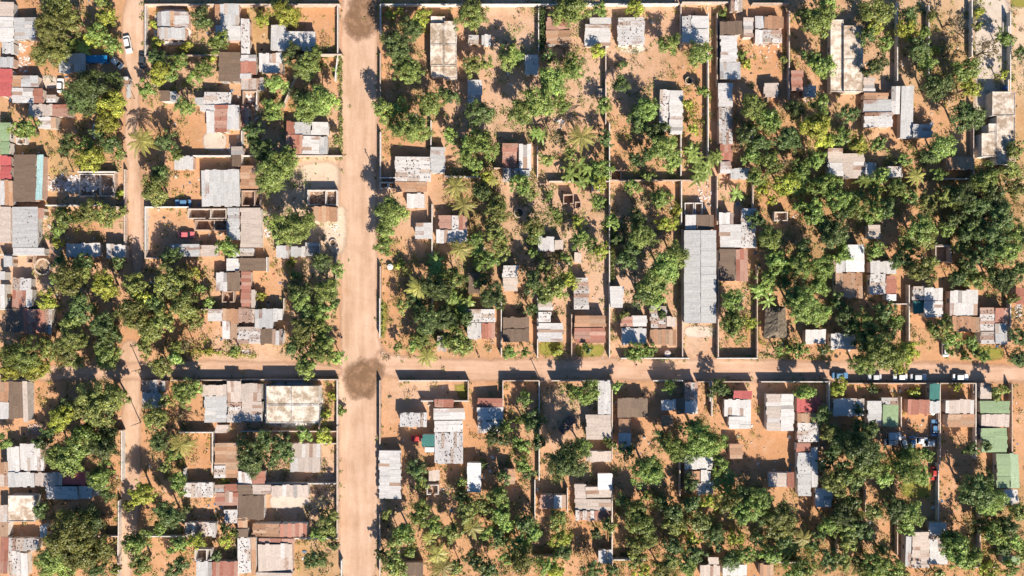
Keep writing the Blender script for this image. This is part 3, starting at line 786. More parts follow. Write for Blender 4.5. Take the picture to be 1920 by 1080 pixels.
patch('concrete_yard', [(1284,612),(1342,612),(1342,632),(1284,632)], M_YARDC, 'pale porch floor of the long warehouse', 0.8, 0.2)
patch('white_terrace', [(290,18),(358,18),(358,84),(290,84)], M_TERR, 'white tiled veranda floor', 0.6, 0.1)
patch('white_terrace', [(494,718),(606,718),(606,800),(494,800)], M_TERR, 'white paving round the parapet house', 0.8, 0.1)

# ---------------------------------------------------------------- houses
RC = {'G': [(0.54, 0.53, 0.53)], 'W': [(0.66, 0.63, 0.62)], 'w': [(0.80, 0.79, 0.80)], 'L': [(0.60, 0.50, 0.44)],
      'P': [(0.60, 0.56, 0.54), (0.60, 0.56, 0.54), (0.52, 0.43, 0.37), (0.45, 0.30, 0.24)], 'R': [(0.46, 0.21, 0.155), (0.52, 0.30, 0.23), (0.42, 0.17, 0.12)],
      'T': [(0.50, 0.28, 0.17), (0.45, 0.26, 0.16), (0.52, 0.34, 0.23)], 'D': [(0.21, 0.145, 0.105)], 'K': [(0.52, 0.125, 0.12)],
      'N': [(0.29, 0.39, 0.22)], 'n': [(0.44, 0.56, 0.36)], 'E': [(0.05, 0.19, 0.17)], 'Y': [(0.46, 0.68, 0.68)], 'C': [(0.63, 0.54, 0.46)], 'H': [(0.16, 0.13, 0.10)]}
RUST = {'G': 0.35, 'W': 0.22, 'w': 0.0, 'L': 0.35, 'P': 0.6, 'R': 0.55, 'T': 0.5, 'D': 0.3, 'K': 0.1, 'N': 0.25, 'n': 0.15, 'E': 0.2, 'Y': 0.1}
WC = [(0.62, 0.50, 0.42), (0.66, 0.60, 0.54), (0.50, 0.42, 0.36), (0.70, 0.66, 0.62), (0.58, 0.40, 0.32), (0.45, 0.42, 0.40)]
STONES = MB()
def stone(x, y, z, r, c):
    a = R.uniform(0, 6.28); pts = []
    for zz, k in ((0, 1.0), (r * 0.9, 0.7)):
        for i in range(5):
            t = a + i * 1.2566; q = r * k * R.uniform(0.75, 1.2)
            pts.append((x + q * math.cos(t), y + q * math.sin(t), z + zz))
    n = len(STONES.v); STONES.v.extend(pts)
    fs = [tuple(n + 5 + i for i in range(5))] + [(n + i, n + (i + 1) % 5, n + 5 + (i + 1) % 5, n + 5 + i) for i in range(5)]
    for f in fs:
        STONES.f.append(f); STONES.c.append(c); STONES.uv.append([(0, 0)] * len(f))
def roof_mb(x0, y0, x1, y1, h, mt, slope_sign, along_x, label_):
    """overlapping metal sheets laid in strips, one mesh"""
    b = MB()
    if along_x: L0, L1, W0, W1 = x0, x1, y0, y1     # strips run along x
    else: L0, L1, W0, W1 = y0, y1, x0, x1
    Wd, Ln = W1 - W0, L1 - L0
    ns = max(1, round(Wd / R.uniform(0.85, 1.05)))
    nl = 1 if Ln < 4 else (2 if Ln < 8 else max(3, int(Ln / 3.4)))
    sl = math.tan(math.radians(R.uniform(2.2, 4.5))) * slope_sign
    mid = (L0 + L1) / 2
    base = R.choice(RC[mt])
    uni = mt in 'GWwKNnEYDL'
    cuts = [L0 + Ln * k / nl for k in range(nl + 1)]
    for i in range(ns):
        a0 = W0 + Wd * i / ns; a1 = W0 + Wd * (i + 1) / ns + 0.03
        for j in range(nl):
            l0 = cuts[j] - 0.10; l1 = cuts[j + 1] + 0.06
            if j == 0: l0 = L0 + R.uniform(-0.28, 0.14) * (0.2 if 'warehouse' in label_ or mt == 'w' else 1)
            if j == nl - 1: l1 = L1 + R.uniform(-0.14, 0.28) * (0.2 if 'warehouse' in label_ or mt == 'w' else 1)
            col = base if uni else R.choice(RC[mt])
            if mt in 'GWL' and 'warehouse' not in label_ and R.random() < 0.10: col = R.choice([(0.40, 0.37, 0.36), (0.50, 0.42, 0.37), (0.66, 0.62, 0.60), (0.44, 0.30, 0.23)])
            if mt == 'P' and 'white' in label_: col = RC['W'][0] if R.random() < .85 else RC['P'][2]
            k = R.uniform(0.90, 1.06) if uni or 'white' in label_ else R.uniform(0.8, 1.12)
            rust = max(0.0, RUST[mt] + R.uniform(-0.2, 0.25))
            if mt in 'GWL' and 'warehouse' not in label_ and R.random() < 0.05: rust = 1.0
            if 'warehouse' in label_: rust = 0.1
            if 'warehouse' in label_: k = 0.92 + 0.05 * (i % 2) + R.uniform(-.02, .02)
            c = (col[0] * k, col[1] * k, col[2] * k, rust)
            zo = R.uniform(-0.012, 0.02) + 0.012 * ((i + j) % 2)
            if R.random() < 0.03: zo += 0.05
            q = [(l0, a0), (l1, a0), (l1, a1), (l0, a1)]
            P = []
            for dz in (0.0, 0.03):
                for (l, a) in q:
                    z = h + (l - mid) * sl + zo + dz
                    P.append((l, a, z) if along_x else (a, l, z))
            uvt = [(a * 1.0, l) for (l, a) in q]
            if not along_x:
                P = [P[0], P[3], P[2], P[1], P[4], P[7], P[6], P[5]]
                uvt = [uvt[0], uvt[3], uvt[2], uvt[1]]
            b.hexa(P, c, uvt)
    return b, sl, mid
def slab_mb(x0, y0, x1, y1, h, par=0.22):
    b = MB()
    k = R.uniform(0.9, 1.15); c = tuple(q * k for q in RC['C'][0]) + (0,)
    ck = (0.66, 0.60, 0.55, 0)
    if par > .3: c = (0.66, 0.58, 0.49, 0); ck = (.74, .70, .67, 0); par = 0.14
    b.box(x0, y0, h - 0.18, x1, y1, h, c)
    t = 0.16
    b.box(x0 + .003, y0 + .003, h + .002, x1 - .003, y0 + t, h + par, ck); b.box(x0 + .003, y1 - t, h + .002, x1 - .003, y1 - .003, h + par, ck)
    b.box(x0 + .003, y0 + t + .002, h + .002, x0 + t, y1 - t - .002, h + par, ck); b.box(x1 - t, y0 + t + .002, h + .002, x1 - .003, y1 - t - .002, h + par, ck)
    return b
def thatch_mb(x0, y0, x1, y1, h):
    b = MB(); nx, ny = 14, 16
    P = []
    for j in range(ny + 1):
        for i in range(nx + 1):
            u, v = i / nx, j / ny
            e = min(u, 1 - u) * 2; g = min(v, 1 - v) * 2
            z = h - 0.5 + 1.7 * min(1, e * 1.0, g * 2.2) + R.uniform(-0.07, 0.07)
            tap = 1 - 0.2 * v
            x = (x0 + x1) / 2 + (u - 0.5) * (x1 - x0) * tap
            P.append((x + R.uniform(-.1, .1), y0 + v * (y1 - y0) + R.uniform(-.1, .1), z))
    for j in range(ny):
        for i in range(nx):
            k = R.uniform(0.7, 1.4); c = (0.17 * k, 0.135 * k, 0.10 * k, 1)
            q = [P[j * (nx + 1) + i], P[j * (nx + 1) + i + 1], P[(j + 1) * (nx + 1) + i + 1], P[(j + 1) * (nx + 1) + i]]
            b.face(q, c)
    return b
FOOT = []      # footprints in world metres, to keep scatter off them
ANCH = []      # (px, py, halfw, halfh, phrase) places other labels may refer to
def rect_world(px0, py0, px1, py1, h):
    x0, y1 = G(px0, py0, h); x1, y0 = G(px1, py1, h)
    return x0, y0, x1, y1
WINP = {}
def opening_mb(kind):
    b = MB()
    if kind == 'door':
        b.box(-0.45, -0.05, 0.0, 0.45, 0.02, 2.0, (0.20, 0.12, 0.07, 1))
    else:
        b.box(-0.55, -0.04, 1.05, 0.55, 0.02, 1.95, (0.05, 0.06, 0.07, 1))
    return b
def frame_mb():
    b = MB(); c = (0.6, 0.58, 0.55, 1)
    b.box(-0.63, -0.07, 0.97, 0.63, 0.02, 1.047, c); b.box(-0.63, -0.07, 1.953, 0.63, 0.02, 2.03, c)
    b.box(-0.63, -0.07, 1.05, -0.553, 0.02, 1.95, c); b.box(0.553, -0.07, 1.05, 0.63, 0.02, 1.95, c); b.box(-0.03, -0.06, 1.052, 0.03, -0.042, 1.948, c)
    return b
DOOR = opening_mb('door').mesh('door', M_TRIM); PANE = opening_mb('window').mesh('window', M_GLASS); FRAME = frame_mb().mesh('frame', M_TRIM)
def put_openings(root, x0, y0, x1, y1):
    """door and windows on the wall that faces the sun and on the one to its right, seen from outside"""
    wx, wy = x1 - x0, y1 - y0
    def add(me, x, y, rz):
        o = link(me.name.split('.')[0], me, root); o.location = (x, y, 0); o.rotation_euler = (0, 0, rz)
        return o
    if wx > 2.4:
        add(DOOR, x0 + wx * 0.5, y0, 0)
        if wx > 4.5:
            for f in (0.2, 0.8):
                q = add(PANE, x0 + wx * f, y0, 0); link('frame', FRAME, q)
    elif wy > 2.4:
        add(DOOR, x1, y0 + wy * 0.5, math.pi / 2)
    if wy > 3.6:
        q = add(PANE, x1, y0 + wy * 0.3, math.pi / 2); link('frame', FRAME, q)
        q = add(PANE, x0, y0 + wy * 0.6, -math.pi / 2); link('frame', FRAME, q)
def make_house(line):
    secs, label = line.split('|')
    S_ = []
    for i, s_ in enumerate(secs.split(';')):
        q = s_.split(',')
        px = list(map(float, q[:4])); mt = q[4]
        h = float(q[5]) if len(q) > 5 else R.uniform(2.35, 2.9)
        S_.append((px, mt, h))
    ax0 = min(s_[0][0] for s_ in S_); ay0 = min(s_[0][1] for s_ in S_); ax1 = max(s_[0][2] for s_ in S_); ay1 = max(s_[0][3] for s_ in S_)
    hb = S_[0][2]
    gx, gy = G((ax0 + ax1) / 2, (ay0 + ay1) / 2, hb)
    small = (ax1 - ax0) * (ay1 - ay0) < 420
    name = 'shed' if small else 'house'
    root = empty(name, gx, gy)
    own = label if any(q in label for q in ('house', 'hut', 'shed', 'lean-to')) else ('shed' if small else 'house') + ' with ' + label
    tag(root, own, 'shed' if small else 'house', 'houses and sheds of the settlement')
    if ax1 > 12 and ay1 > 12 and ax0 < 1908 and ay0 < 1068:
        ANCH.append(((ax0 + ax1) / 2, (ay0 + ay1) / 2, (ax1 - ax0) / 2, (ay1 - ay0) / 2, label))
    wc = R.choice(WC); big = None
    hb2 = hb
    for i, (px, mt, h) in enumerate(S_):
        if len(S_) > 1 and mt not in 'C': h = hb2 + R.choice([0, 0.09, 0.16, -0.1]) + 0.045 * i
        x0, y0, x1, y1 = rect_world(*px, h)
        FOOT.append((x0, y0, x1, y1))
        x0 -= gx; x1 -= gx; y0 -= gy; y1 -= gy
        ins = 0.18 if min(x1 - x0, y1 - y0) > 1.6 else 0.06
        along = R.random() < 0.5 if len(S_) > 1 else (x1 - x0) < (y1 - y0)
        if min(x1 - x0, y1 - y0) < 2.4: along = (x1 - x0) > (y1 - y0)
        if 'ribbed' in label and min(x1 - x0, y1 - y0) > 3.2: along = (x1 - x0) < (y1 - y0)
        sg = R.choice((-1, 1))
        if 'very long ribbed' in label or 'gable' in label:
            along = True; sg = 1 if i % 2 == 0 else -1
        span = (x1 - x0) if along else (y1 - y0)
        wm = MB()
        k = R.uniform(0.92, 1.08)
        if mt == 'C':
            rb = slab_mb(x0, y0, x1, y1, h, 0.4 if 'parapet' in label else 0.16); sl = 0; mid = 0; rm = M_CONC; ins = 0.1
            zt = [h - 0.19] * 4
        elif mt == 'H':
            rb = thatch_mb(x0, y0, x1, y1, h); rm = M_THATCH; ins = 0.9; zt = [h - 0.45] * 4
        else:
            rb, sl, mid = roof_mb(x0, y0, x1, y1, h, mt, sg, along, label); rm = M_SHEET
            a, b_ = x0 + ins, x1 - ins; c_, d_ = y0 + ins, y1 - ins
            if along: za, zb = h + (a - mid) * sl - 0.02, h + (b_ - mid) * sl - 0.02; zt = [za, zb, zb, za]
            else: za, zb = h + (c_ - mid) * sl - 0.02, h + (d_ - mid) * sl - 0.02; zt = [za, za, zb, zb]
        if ' frame hut' in label or 'lean-to' in label and i == 0:
            for qx in (x0 + ins, x1 - ins):
                for qy in (y0 + ins, y1 - ins): wm.tube((qx, qy, 0), (qx, qy, h - 0.15), 0.08, 0.07, 6, (0.25, 0.16, 0.1, 1))
            wm.obj('post', M_WOOD, root)['kind'] = 'stuff'
        else:
            a, b_ = x0 + ins, x1 - ins; c_, d_ = y0 + ins, y1 - ins
            wm.hexa([(a, c_, 0), (b_, c_, 0), (b_, d_, 0), (a, d_, 0), (a, c_, zt[0]), (b_, c_, zt[1]), (b_, d_, zt[2]), (a, d_, zt[3])], (wc[0] * k, wc[1] * k, wc[2] * k, 1), None, False)
            wm.obj('wall', M_WALL, root)
            ar = (b_ - a) * (d_ - c_)
            if big is None or ar > big[0]: big = (ar, a, c_, b_, d_)
        rb.obj('roof', rm, root)
        # stones and scraps that hold loose sheets down
        if mt == 'P' or (mt in 'WGRT' and R.random() < 0.28):
            nst = int((x1 - x0) * (y1 - y0) * (1.5 if mt == 'P' else 0.3))
            rows = 'stones' in label or 'dotted' in label or 'peppered' in label
            for q in range(nst):
                lx = R.uniform(x0 + .25, x1 - .25); ly = R.uniform(y0 + .25, y1 - .25)
                if rows and R.random() < 0.75: ly = y0 + (y1 - y0) * (R.randint(1, 5) / 6) + R.uniform(-.1, .1)
                z = h + ((lx if along else ly) - mid) * sl + 0.045
                g_ = R.choice([(0.05, 0.04, 0.04), (0.09, 0.06, 0.05), (0.2, 0.13, 0.10), (0.5, 0.45, 0.42)])
                stone(gx + lx, gy + ly, z, R.uniform(0.08, 0.18), g_ + (1,))
    if big: put_openings(root, *big[1:])
for ln in HOUSES.strip().split('\n'): make_house(ln)

# ---------------------------------------------------------------- roofless rooms
def make_ruin(line):
    q, label = line.split('|')
    px = list(map(float, q.split(',')))
    h = 2.2 if (px[2] - px[0]) > 18 else 1.8
    if 'brick foundation' in label: h = 0.9
    x0, y0, x1, y1 = rect_world(*px, h)
    gx, gy = (x0 + x1) / 2, (y0 + y1) / 2
    FOOT.append((x0, y0, x1, y1)); ANCH.append(((px[0] + px[2]) / 2, (px[1] + px[3]) / 2, (px[2] - px[0]) / 2, (px[3] - px[1]) / 2, label))
    root = empty('roofless_room', gx, gy); tag(root, label, 'ruin', 'roofless block rooms')
    x0 -= gx; x1 -= gx; y0 -= gy; y1 -= gy
    t = 0.22; c = R.choice([(0.62, 0.52, 0.45, 1), (0.66, 0.6, 0.56, 1), (0.5, 0.36, 0.28, 1)])
    b = MB()
    b.box(x0, y1 - t, 0, x1, y1, h, c); b.box(x0, y0, 0, x0 + t, y1 - t - .002, h, c); b.box(x1 - t, y0, 0, x1, y1 - t - .002, h * R.uniform(.8, .98), c)
    m_ = (x0 + x1) / 2
    gap = min(0.9, (x1 - x0) * 0.3)
    b.box(x0 + t + .002, y0, 0, m_ - gap / 2, y0 + t, h * .95, c); b.box(m_ + gap / 2, y0, 0, x1 - t - .002, y0 + t, h * .92, c)
    b.obj('wall', M_BLOCK, root)
    if (x1 - x0) > 4.2:
        p = MB(); p.box(m_ - 0.1 + gap, y0 + t + .004, 0, m_ + 0.1 + gap, y1 - t - .004, h * .97, c); p.obj('partition', M_BLOCK, root)
    f = MB(); f.box(x0 + t + .01, y0 + t + .01, 0.0, x1 - t - .01, y1 - t - .01, 0.12, (0.36, 0.24, 0.17, 1)); f.obj('floor_slab', M_CONC, root)
for ln in RUINS.strip().split('\n'): make_ruin(ln)

# ---------------------------------------------------------------- cars
PAINT = {'W': (0.78, 0.77, 0.76), 'S': (0.55, 0.56, 0.58), 'B': (0.05, 0.06, 0.075), 'U': (0.12, 0.25, 0.42), 'V': (0.02, 0.22, 0.48), 'P': (0.60, 0.16, 0.17), 'R': (0.50, 0.06, 0.05)}
def ring(L, W, z, r=0.25, n=3):
    pts = []
    for cx, cy, a0 in ((L - r, W - r, 0), (-L + r, W - r, 90), (-L + r, -W + r, 180), (L - r, -W + r, 270)):
        for k in range(n + 1):
            a = math.radians(a0 + 90 * k / n); pts.append((cx + r * math.cos(a), cy + r * math.sin(a), z))
    return pts
def loft(b, rings, c, cap=True):
    n = len(rings[0]); k0 = len(b.v)
    for r_ in rings: b.v.extend(r_)
    for i in range(len(rings) - 1):
        for j in range(n):
            b.f.append((k0 + i * n + j, k0 + i * n + (j + 1) % n, k0 + (i + 1) * n + (j + 1) % n, k0 + (i + 1) * n + j)); b.c.append(c); b.uv.append([(0, 0)] * 4)
    if cap:
        b.f.append(tuple(k0 + (len(rings) - 1) * n + j for j in range(n))); b.c.append(c); b.uv.append([(0, 0)] * n)
def wheel_mb():
    b = MB(); b.tube((0, -0.1, 0), (0, 0.1, 0), 0.31, 0.31, 14, (0.02, 0.02, 0.02, 1)); b.tube((0, 0.1, 0), (0, -0.1, 0), 0.31, 0.31, 14, (0.02, 0.02, 0.02, 1)); return b
def hub_mb():
    b = MB(); b.tube((0, -0.115, 0), (0, 0.115, 0), 0.19, 0.19, 10, (0.5, 0.5, 0.5, 1)); b.tube((0, 0.115, 0), (0, -0.115, 0), 0.19, 0.19, 10, (0.5, 0.5, 0.5, 1)); return b
TYRE = wheel_mb().mesh('wheel', M_RUBBER); HUB = hub_mb().mesh('rim', M_PAINT)
def make_car(line):
    q, label = line.split('|')
    f = q.split(',')
    px, py, w_, h_, rot = map(float, f[:5]); code = f[5]
    van = code == 'V' or ' van ' in label and 'beside' not in label
    L = max(w_, h_) * S / 2; L = min(max(L, 1.75), 2.9); W = 0.86 if not van else 1.0
    gx, gy = G(px, py, 0.8)
    rz = math.radians(-rot) + (math.pi / 2 if h_ > w_ else 0)
    if R.random() < 0.4: rz += math.pi
    root = empty('van' if van else 'car', gx, gy, 0.02, rz)
    tag(root, label, 'van' if van else 'car', 'parked cars')
    FOOT.append((gx - 2, gy - 2, gx + 2, gy + 2))
    if len(label.split()) <= 9: ANCH.append((px, py, w_ / 2, h_ / 2, label))
    pc = PAINT[code] + (1,)
    b = MB()
    if van:
        loft(b, [ring(L * .96, W * .95, 0.28), ring(L, W, 0.45), ring(L, W, 1.0), ring(L * .95, W * .95, 1.75), ring(L * .9, W * .84, 1.88)], pc)
    else:
        loft(b, [ring(L * .95, W * .94, 0.25), ring(L, W, 0.42), ring(L, W, 0.66), ring(L * .97, W * .95, 0.84), ring(L * .93, W * .88, 0.90)], pc)
        rf = ring(L * 0.40, W * .70, 1.40, 0.15); rf2 = ring(L * .34, W * .60, 1.45, 0.12)
        loft(b, [[(x - 0.12 * L, y, z) for x, y, z in rf], [(x - 0.12 * L, y, z) for x, y, z in rf2]], pc)
    b.obj('body', M_PAINT, root)
    g = MB()
    if van:
        gc = (0.02, 0.025, 0.03, 1)
        g.hexa([(L * 1.0, -W * .8, 1.05), (L * 1.012, -W * .8, 1.05), (L * 1.012, W * .8, 1.05), (L, W * .8, 1.05), (L * .955, -W * .76, 1.66), (L * .972, -W * .76, 1.66), (L * .972, W * .76, 1.66), (L * .955, W * .76, 1.66)], gc)
        for s_ in (-1, 1):
            for u in (-.55, -.1, .38):
                g.box(L * u, min(s_ * W * .96, s_ * W * 1.012), 1.08, L * (u + .36), max(s_ * W * .96, s_ * W * 1.012), 1.5, gc)
    else:
        gl = ring(L * .62, W * .86, 0.89, 0.15); gl2 = ring(L * 0.405, W * .71, 1.385, 0.15)
        loft(g, [[(x - 0.10 * L, y, z) for x, y, z in gl], [(x - 0.12 * L, y, z) for x, y, z in gl2]], (0.02, 0.025, 0.03, 1), False)
    g.obj('window_glass', M_GLASS, root)
    for sx in (-1, 1):
        for sy in (-1, 1):
            wo = link('wheel', TYRE, root); wo.location = (sx * L * .62, sy * W * .92, 0.31)
            link('rim', HUB, wo)
    for sy in (-1, 1):
        hl = MB(); hl.box(L * .97, sy * W * .72 - .16, .55, L * 1.004, sy * W * .72 + .16, .70, (0.8, 0.8, 0.75, 1)); hl.obj('headlight', M_GLASS, root)
        hl = MB(); hl.box(-L * 1.004, sy * W * .74 - .14, .55, -L * .97, sy * W * .74 + .14, .70, (0.4, 0.02, 0.02, 1)); hl.obj('tail_light', M_GLASS, root)
for ln in CARS.strip().split('\n'): make_car(ln)

# ---------------------------------------------------------------- wording of places
TR = []
for tok in TREES.split():
    a, b_, r_, k = tok.split(','); TR.append([float(a), float(b_), float(r_), k])
ANCH = [a for a in ANCH if len(a[4].split()) <= 9]
DIRS = ('left of', 'right of', 'above', 'below')
def sector(a, x, y):
    dx, dy = x - a[0], y - a[1]
    ex = abs(dx) - a[2]; ey = abs(dy) - a[3]
    d = math.hypot(max(ex, 0), max(ey, 0))
    if ex > ey: k = 0 if dx < 0 else 1
    else: k = 2 if dy < 0 else 3
    return k, d
def place_words(items, forms, far=230):
    """items: (x, y, attribute, show) -> a phrase for each shown item naming it as the nearest of its attribute on one side of a landmark"""
    best = {}
    for i, (x, y, at, show) in enumerate(items):
        for ai, a in enumerate(ANCH):
            k, d = sector(a, x, y)
            if d > far: continue
            best.setdefault((ai, k, at), []).append((d, i))
    cand = {}
    for key, lst in best.items():
        lst.sort()
        for rank, (d, i) in enumerate(lst[:2]):
            cand.setdefault(i, []).append((d + 90 * rank, rank, key))
    used = set(); out = {}
    for i in sorted(cand, key=lambda q: len(cand[q])):
        if not items[i][3]: continue
        for d, rank, key in sorted(cand[i]):
            s_ = forms(items[i][2], rank, DIRS[key[1]], ANCH[key[0]][4])
            if s_ not in used and len(s_.split()) <= 16:
                used.add(s_); out[i] = s_; break
    return out

# ---------------------------------------------------------------- boundary walls
def wall_parts():
    res = []
    for ln in WALLS.strip().split('\n'):
        v = list(map(float, ln.split(',')))
        for i in range(0, len(v) - 2, 2): res.append((v[i], v[i + 1], v[i + 2], v[i + 3]))
    return res
WL = wall_parts()
items = [((a + c) / 2, (b_ + d) / 2, ('long ' if math.hypot(c - a, d - b_) > 90 else 'short ') + ('upright' if abs(d - b_) > abs(c - a) else 'level'), True) for a, b_, c, d in WL]
def wform(at, rank, dr, an):
    s_ = {'long upright': 'long wall up the picture', 'short upright': 'short wall up the picture', 'long level': 'long wall across the picture', 'short level': 'short wall across the picture'}[at]
    return s_ + (', nearest ' if rank == 0 else ', second nearest ') + dr + ' the ' + an
words_w = place_words(items, wform)
for i, (a, b_, c, d) in enumerate(WL):
    h = R.uniform(1.75, 2.15)
    p, q = Vector(G(a, b_, h)), Vector(G(c, d, h))
    m_ = (p + q) / 2; L = (q - p).length; ang = math.atan2(q.y - p.y, q.x - p.x)
    root = empty('boundary_wall', m_.x, m_.y, 0, ang)
    tag(root, words_w.get(i, 'block wall between two yards by the lane'), 'wall', 'yard walls', 'thing')
    col = R.choice([(0.58, 0.46, 0.38, 1), (0.64, 0.56, 0.50, 1), (0.50, 0.37, 0.29, 1), (0.68, 0.64, 0.60, 1)])
    bw = MB(); n = max(1, int(L / 3.2)); xs = [-L / 2 + L * k / n for k in range(n + 1)]
    for k in range(n):
        kk = R.uniform(.85, 1.1); cc = (col[0] * kk, col[1] * kk, col[2] * kk, 1)
        bw.box(xs[k] + (0.001 if k else 0), -0.09, -0.02, xs[k + 1] - 0.001, 0.09, h - 0.06 - R.uniform(0, .03) - (R.uniform(.3, 1.1) if R.random() < .06 and n > 4 else 0), cc)
    for x in xs: bw.box(x - 0.14, -0.115, -0.02, x + 0.14, 0.115, h - 0.058, col)
    bw.obj('block_panel', M_BLOCK, root)
    cp_ = MB()
    for k in range(n):
        cp_.box(xs[k] - 0.1, -0.125, h - 0.05, xs[k + 1] + 0.097, 0.125, h + R.uniform(0, .03), (min(col[0] * 1.15, .75), min(col[1] * 1.17, .7), min(col[2] * 1.2, .66), 1))
    cp_.obj('coping', M_BLOCK, root)

# ---------------------------------------------------------------- trees
LC = {'g': (0.175, 0.228, 0.058), 'l': (0.240, 0.312, 0.085), 'o': (0.190, 0.208, 0.060), 'd': (0.102, 0.138, 0.046), 'y': (0.30, 0.315, 0.055), 's': (0.17, 0.13, 0.07),
      'b': (0.22, 0.285, 0.07), 'p': (0.32, 0.29, 0.08)}
def quads_mesh(name, C, U, V, col):
    """leaf-sized quads: centres C, half-axes U and V, a colour for each"""
    n = len(C)
    P = np.stack([C - U - V * 0.6, C + U - V, C + U * 0.9 + V, C - U * 0.9 + V * 0.7], 1).reshape(-1, 3)
    me = bpy.data.meshes.new(name)
    me.vertices.add(4 * n); me.loops.add(4 * n); me.polygons.add(n)
    me.vertices.foreach_set('co', P.ravel().astype(np.float32))
    me.loops.foreach_set('vertex_index', np.arange(4 * n, dtype=np.int32))
    me.polygons.foreach_set('loop_start', np.arange(0, 4 * n, 4, dtype=np.int32))
    ca = me.color_attributes.new('tint', 'FLOAT_COLOR', 'POINT')
    cc = np.repeat(np.concatenate([col, np.ones((n, 1))], 1), 4, axis=0)
    ca.data.foreach_set('color', cc.ravel().astype(np.float32))
    me.materials.append(M_LEAF); me.update(calc_edges=True)
    return me
def unit(a): return a / (np.linalg.norm(a, axis=1, keepdims=True) + 1e-9)
def orient(nrm, su, sv, rng):
    r = rng.normal(size=nrm.shape)
    u = unit(np.cross(nrm, r)); v = np.cross(nrm, u)
    return u * su[:, None], v * sv[:, None]
def crown_arrays(Rr, kind, seed, zc, flat=0.80, var=0):
    kc, kl, kb = ((1, 1, 1), (0.78, 0.8, 1.1), (1.2, 1.0, 0.7), (0.95, 1.1, 1.6))[var % 4]
    rng = np.random.default_rng(seed)
    nc = int((12 + 3.8 * Rr * Rr) / kc ** 1.6) if kind != 's' else int(5 + 1.2 * Rr * Rr)
    d = unit(rng.normal(size=(nc, 3)) + np.array([0, 0, 0.45]))
    d[:, 2] = np.abs(d[:, 2]) * np.where(rng.random(nc) < 0.8, 1, -0.5)
    az = np.arctan2(d[:, 1], d[:, 0])
    ph = rng.uniform(0, 6.28, 3)
    lobe = 1 + kb * (0.14 * np.sin(2 * az + ph[0]) + 0.12 * np.sin(3 * az + ph[1]) + 0.08 * np.sin(5 * az + ph[2]))
    rad = (0.25 + 0.65 * rng.random(nc) ** 0.6) * lobe
    cr = np.clip(rng.uniform(0.17, 0.30, nc) * Rr, 0.42, 1.05) * kc
    cc = d * rad[:, None] * Rr; cc[:, 2] *= flat
    tone = rng.uniform(0.6, 1.35, nc)
    dens = 54 if kind != 's' else 12
    per = (dens / kl ** 1.3 * cr ** 1.5 * rng.uniform(0.7, 1.2, nc)).astype(int) + 8
    idx = np.repeat(np.arange(nc), per)
    n = len(idx)
    e = unit(rng.normal(size=(n, 3)) + np.array([0, 0, 0.3]))
    pos = cc[idx] + e * (cr[idx] * rng.random(n) ** 0.4)[:, None] * np.array([1, 1, 0.8])
    out = unit(pos * np.array([1, 1, 1.4]) + 1e-6)
    nrm = unit(0.7 * e + 0.4 * out + 0.38 * rng.normal(size=(n, 3)) + np.array([0, 0, 0.2]))
    sz = rng.uniform(0.11, 0.24, n) * kl
    U, V = orient(nrm, sz, sz * rng.uniform(0.5, 0.9, n), rng)
    base = np.array(LC[kind])
    col = base[None] * tone[idx][:, None] * rng.uniform(0.75, 1.3, n)[:, None]
    warm = (rng.random(n) < 0.10)
    col[warm] *= np.array([1.5, 1.25, 0.9])
    pos[:, 2] += zc
    return pos, U, V, col
def trunk_mb(Rr, zc, seed):
    q = random.Random(seed); b = MB()
    c = (0.14, 0.10, 0.075, 1)
    r0 = 0.09 + 0.045 * Rr
    zf = zc * 0.5
    lean = (q.uniform(-.25, .25), q.uniform(-.25, .25))
    b.tube((0, 0, -0.05), (lean[0] * .4, lean[1] * .4, zf * .5), r0 * 1.25, r0, 8, c, False)
    b.tube((lean[0] * .4, lean[1] * .4, zf * .5), (lean[0], lean[1], zf), r0, r0 * .85, 8, c)
    for k in range(q.randint(4, 6)):
        a = k * 1.25 + q.uniform(-.3, .3); e = q.uniform(.5, .75) * Rr
        p1 = (lean[0] + e * .5 * math.cos(a), lean[1] + e * .5 * math.sin(a), zf + (zc - zf) * .65)
        p2 = (lean[0] + e * math.cos(a), lean[1] + e * math.sin(a), zc + .15 * Rr)
        b.tube((lean[0], lean[1], zf - .1), p1, r0 * .55, r0 * .38, 6, c, False); b.tube(p1, p2, r0 * .38, r0 * .15, 6, c)
        a2 = a + q.uniform(-.7, .7)
        b.tube(p1, (p1[0] + e * .45 * math.cos(a2), p1[1] + e * .45 * math.sin(a2), zc + .3 * Rr), r0 * .26, r0 * .1, 5, c)
    return b
def strip_leaf(rng, base, az, L, W, rise, droop, nseg, col, acc):
    """a long arching leaf made of quads, appended to acc"""
    for j in range(nseg):
        t0, t1 = j / nseg, (j + 1) / nseg
        def pt(t): return np.array([math.cos(az) * L * t, math.sin(az) * L * t, rise * t - droop * t * t]) + base
        a, b_ = pt(t0), pt(t1)
        wd = W * math.sin(math.pi * min(0.97, 0.12 + 0.85 * (t0 + t1) / 2)) ** 0.7
        side = np.array([-math.sin(az), math.cos(az), 0.0])
        acc.append(((a + b_) / 2, (b_ - a) * 0.54, side * wd * 0.5 + np.array([0, 0, rng.uniform(-.06, .06)]), col * rng.uniform(0.85, 1.15)))
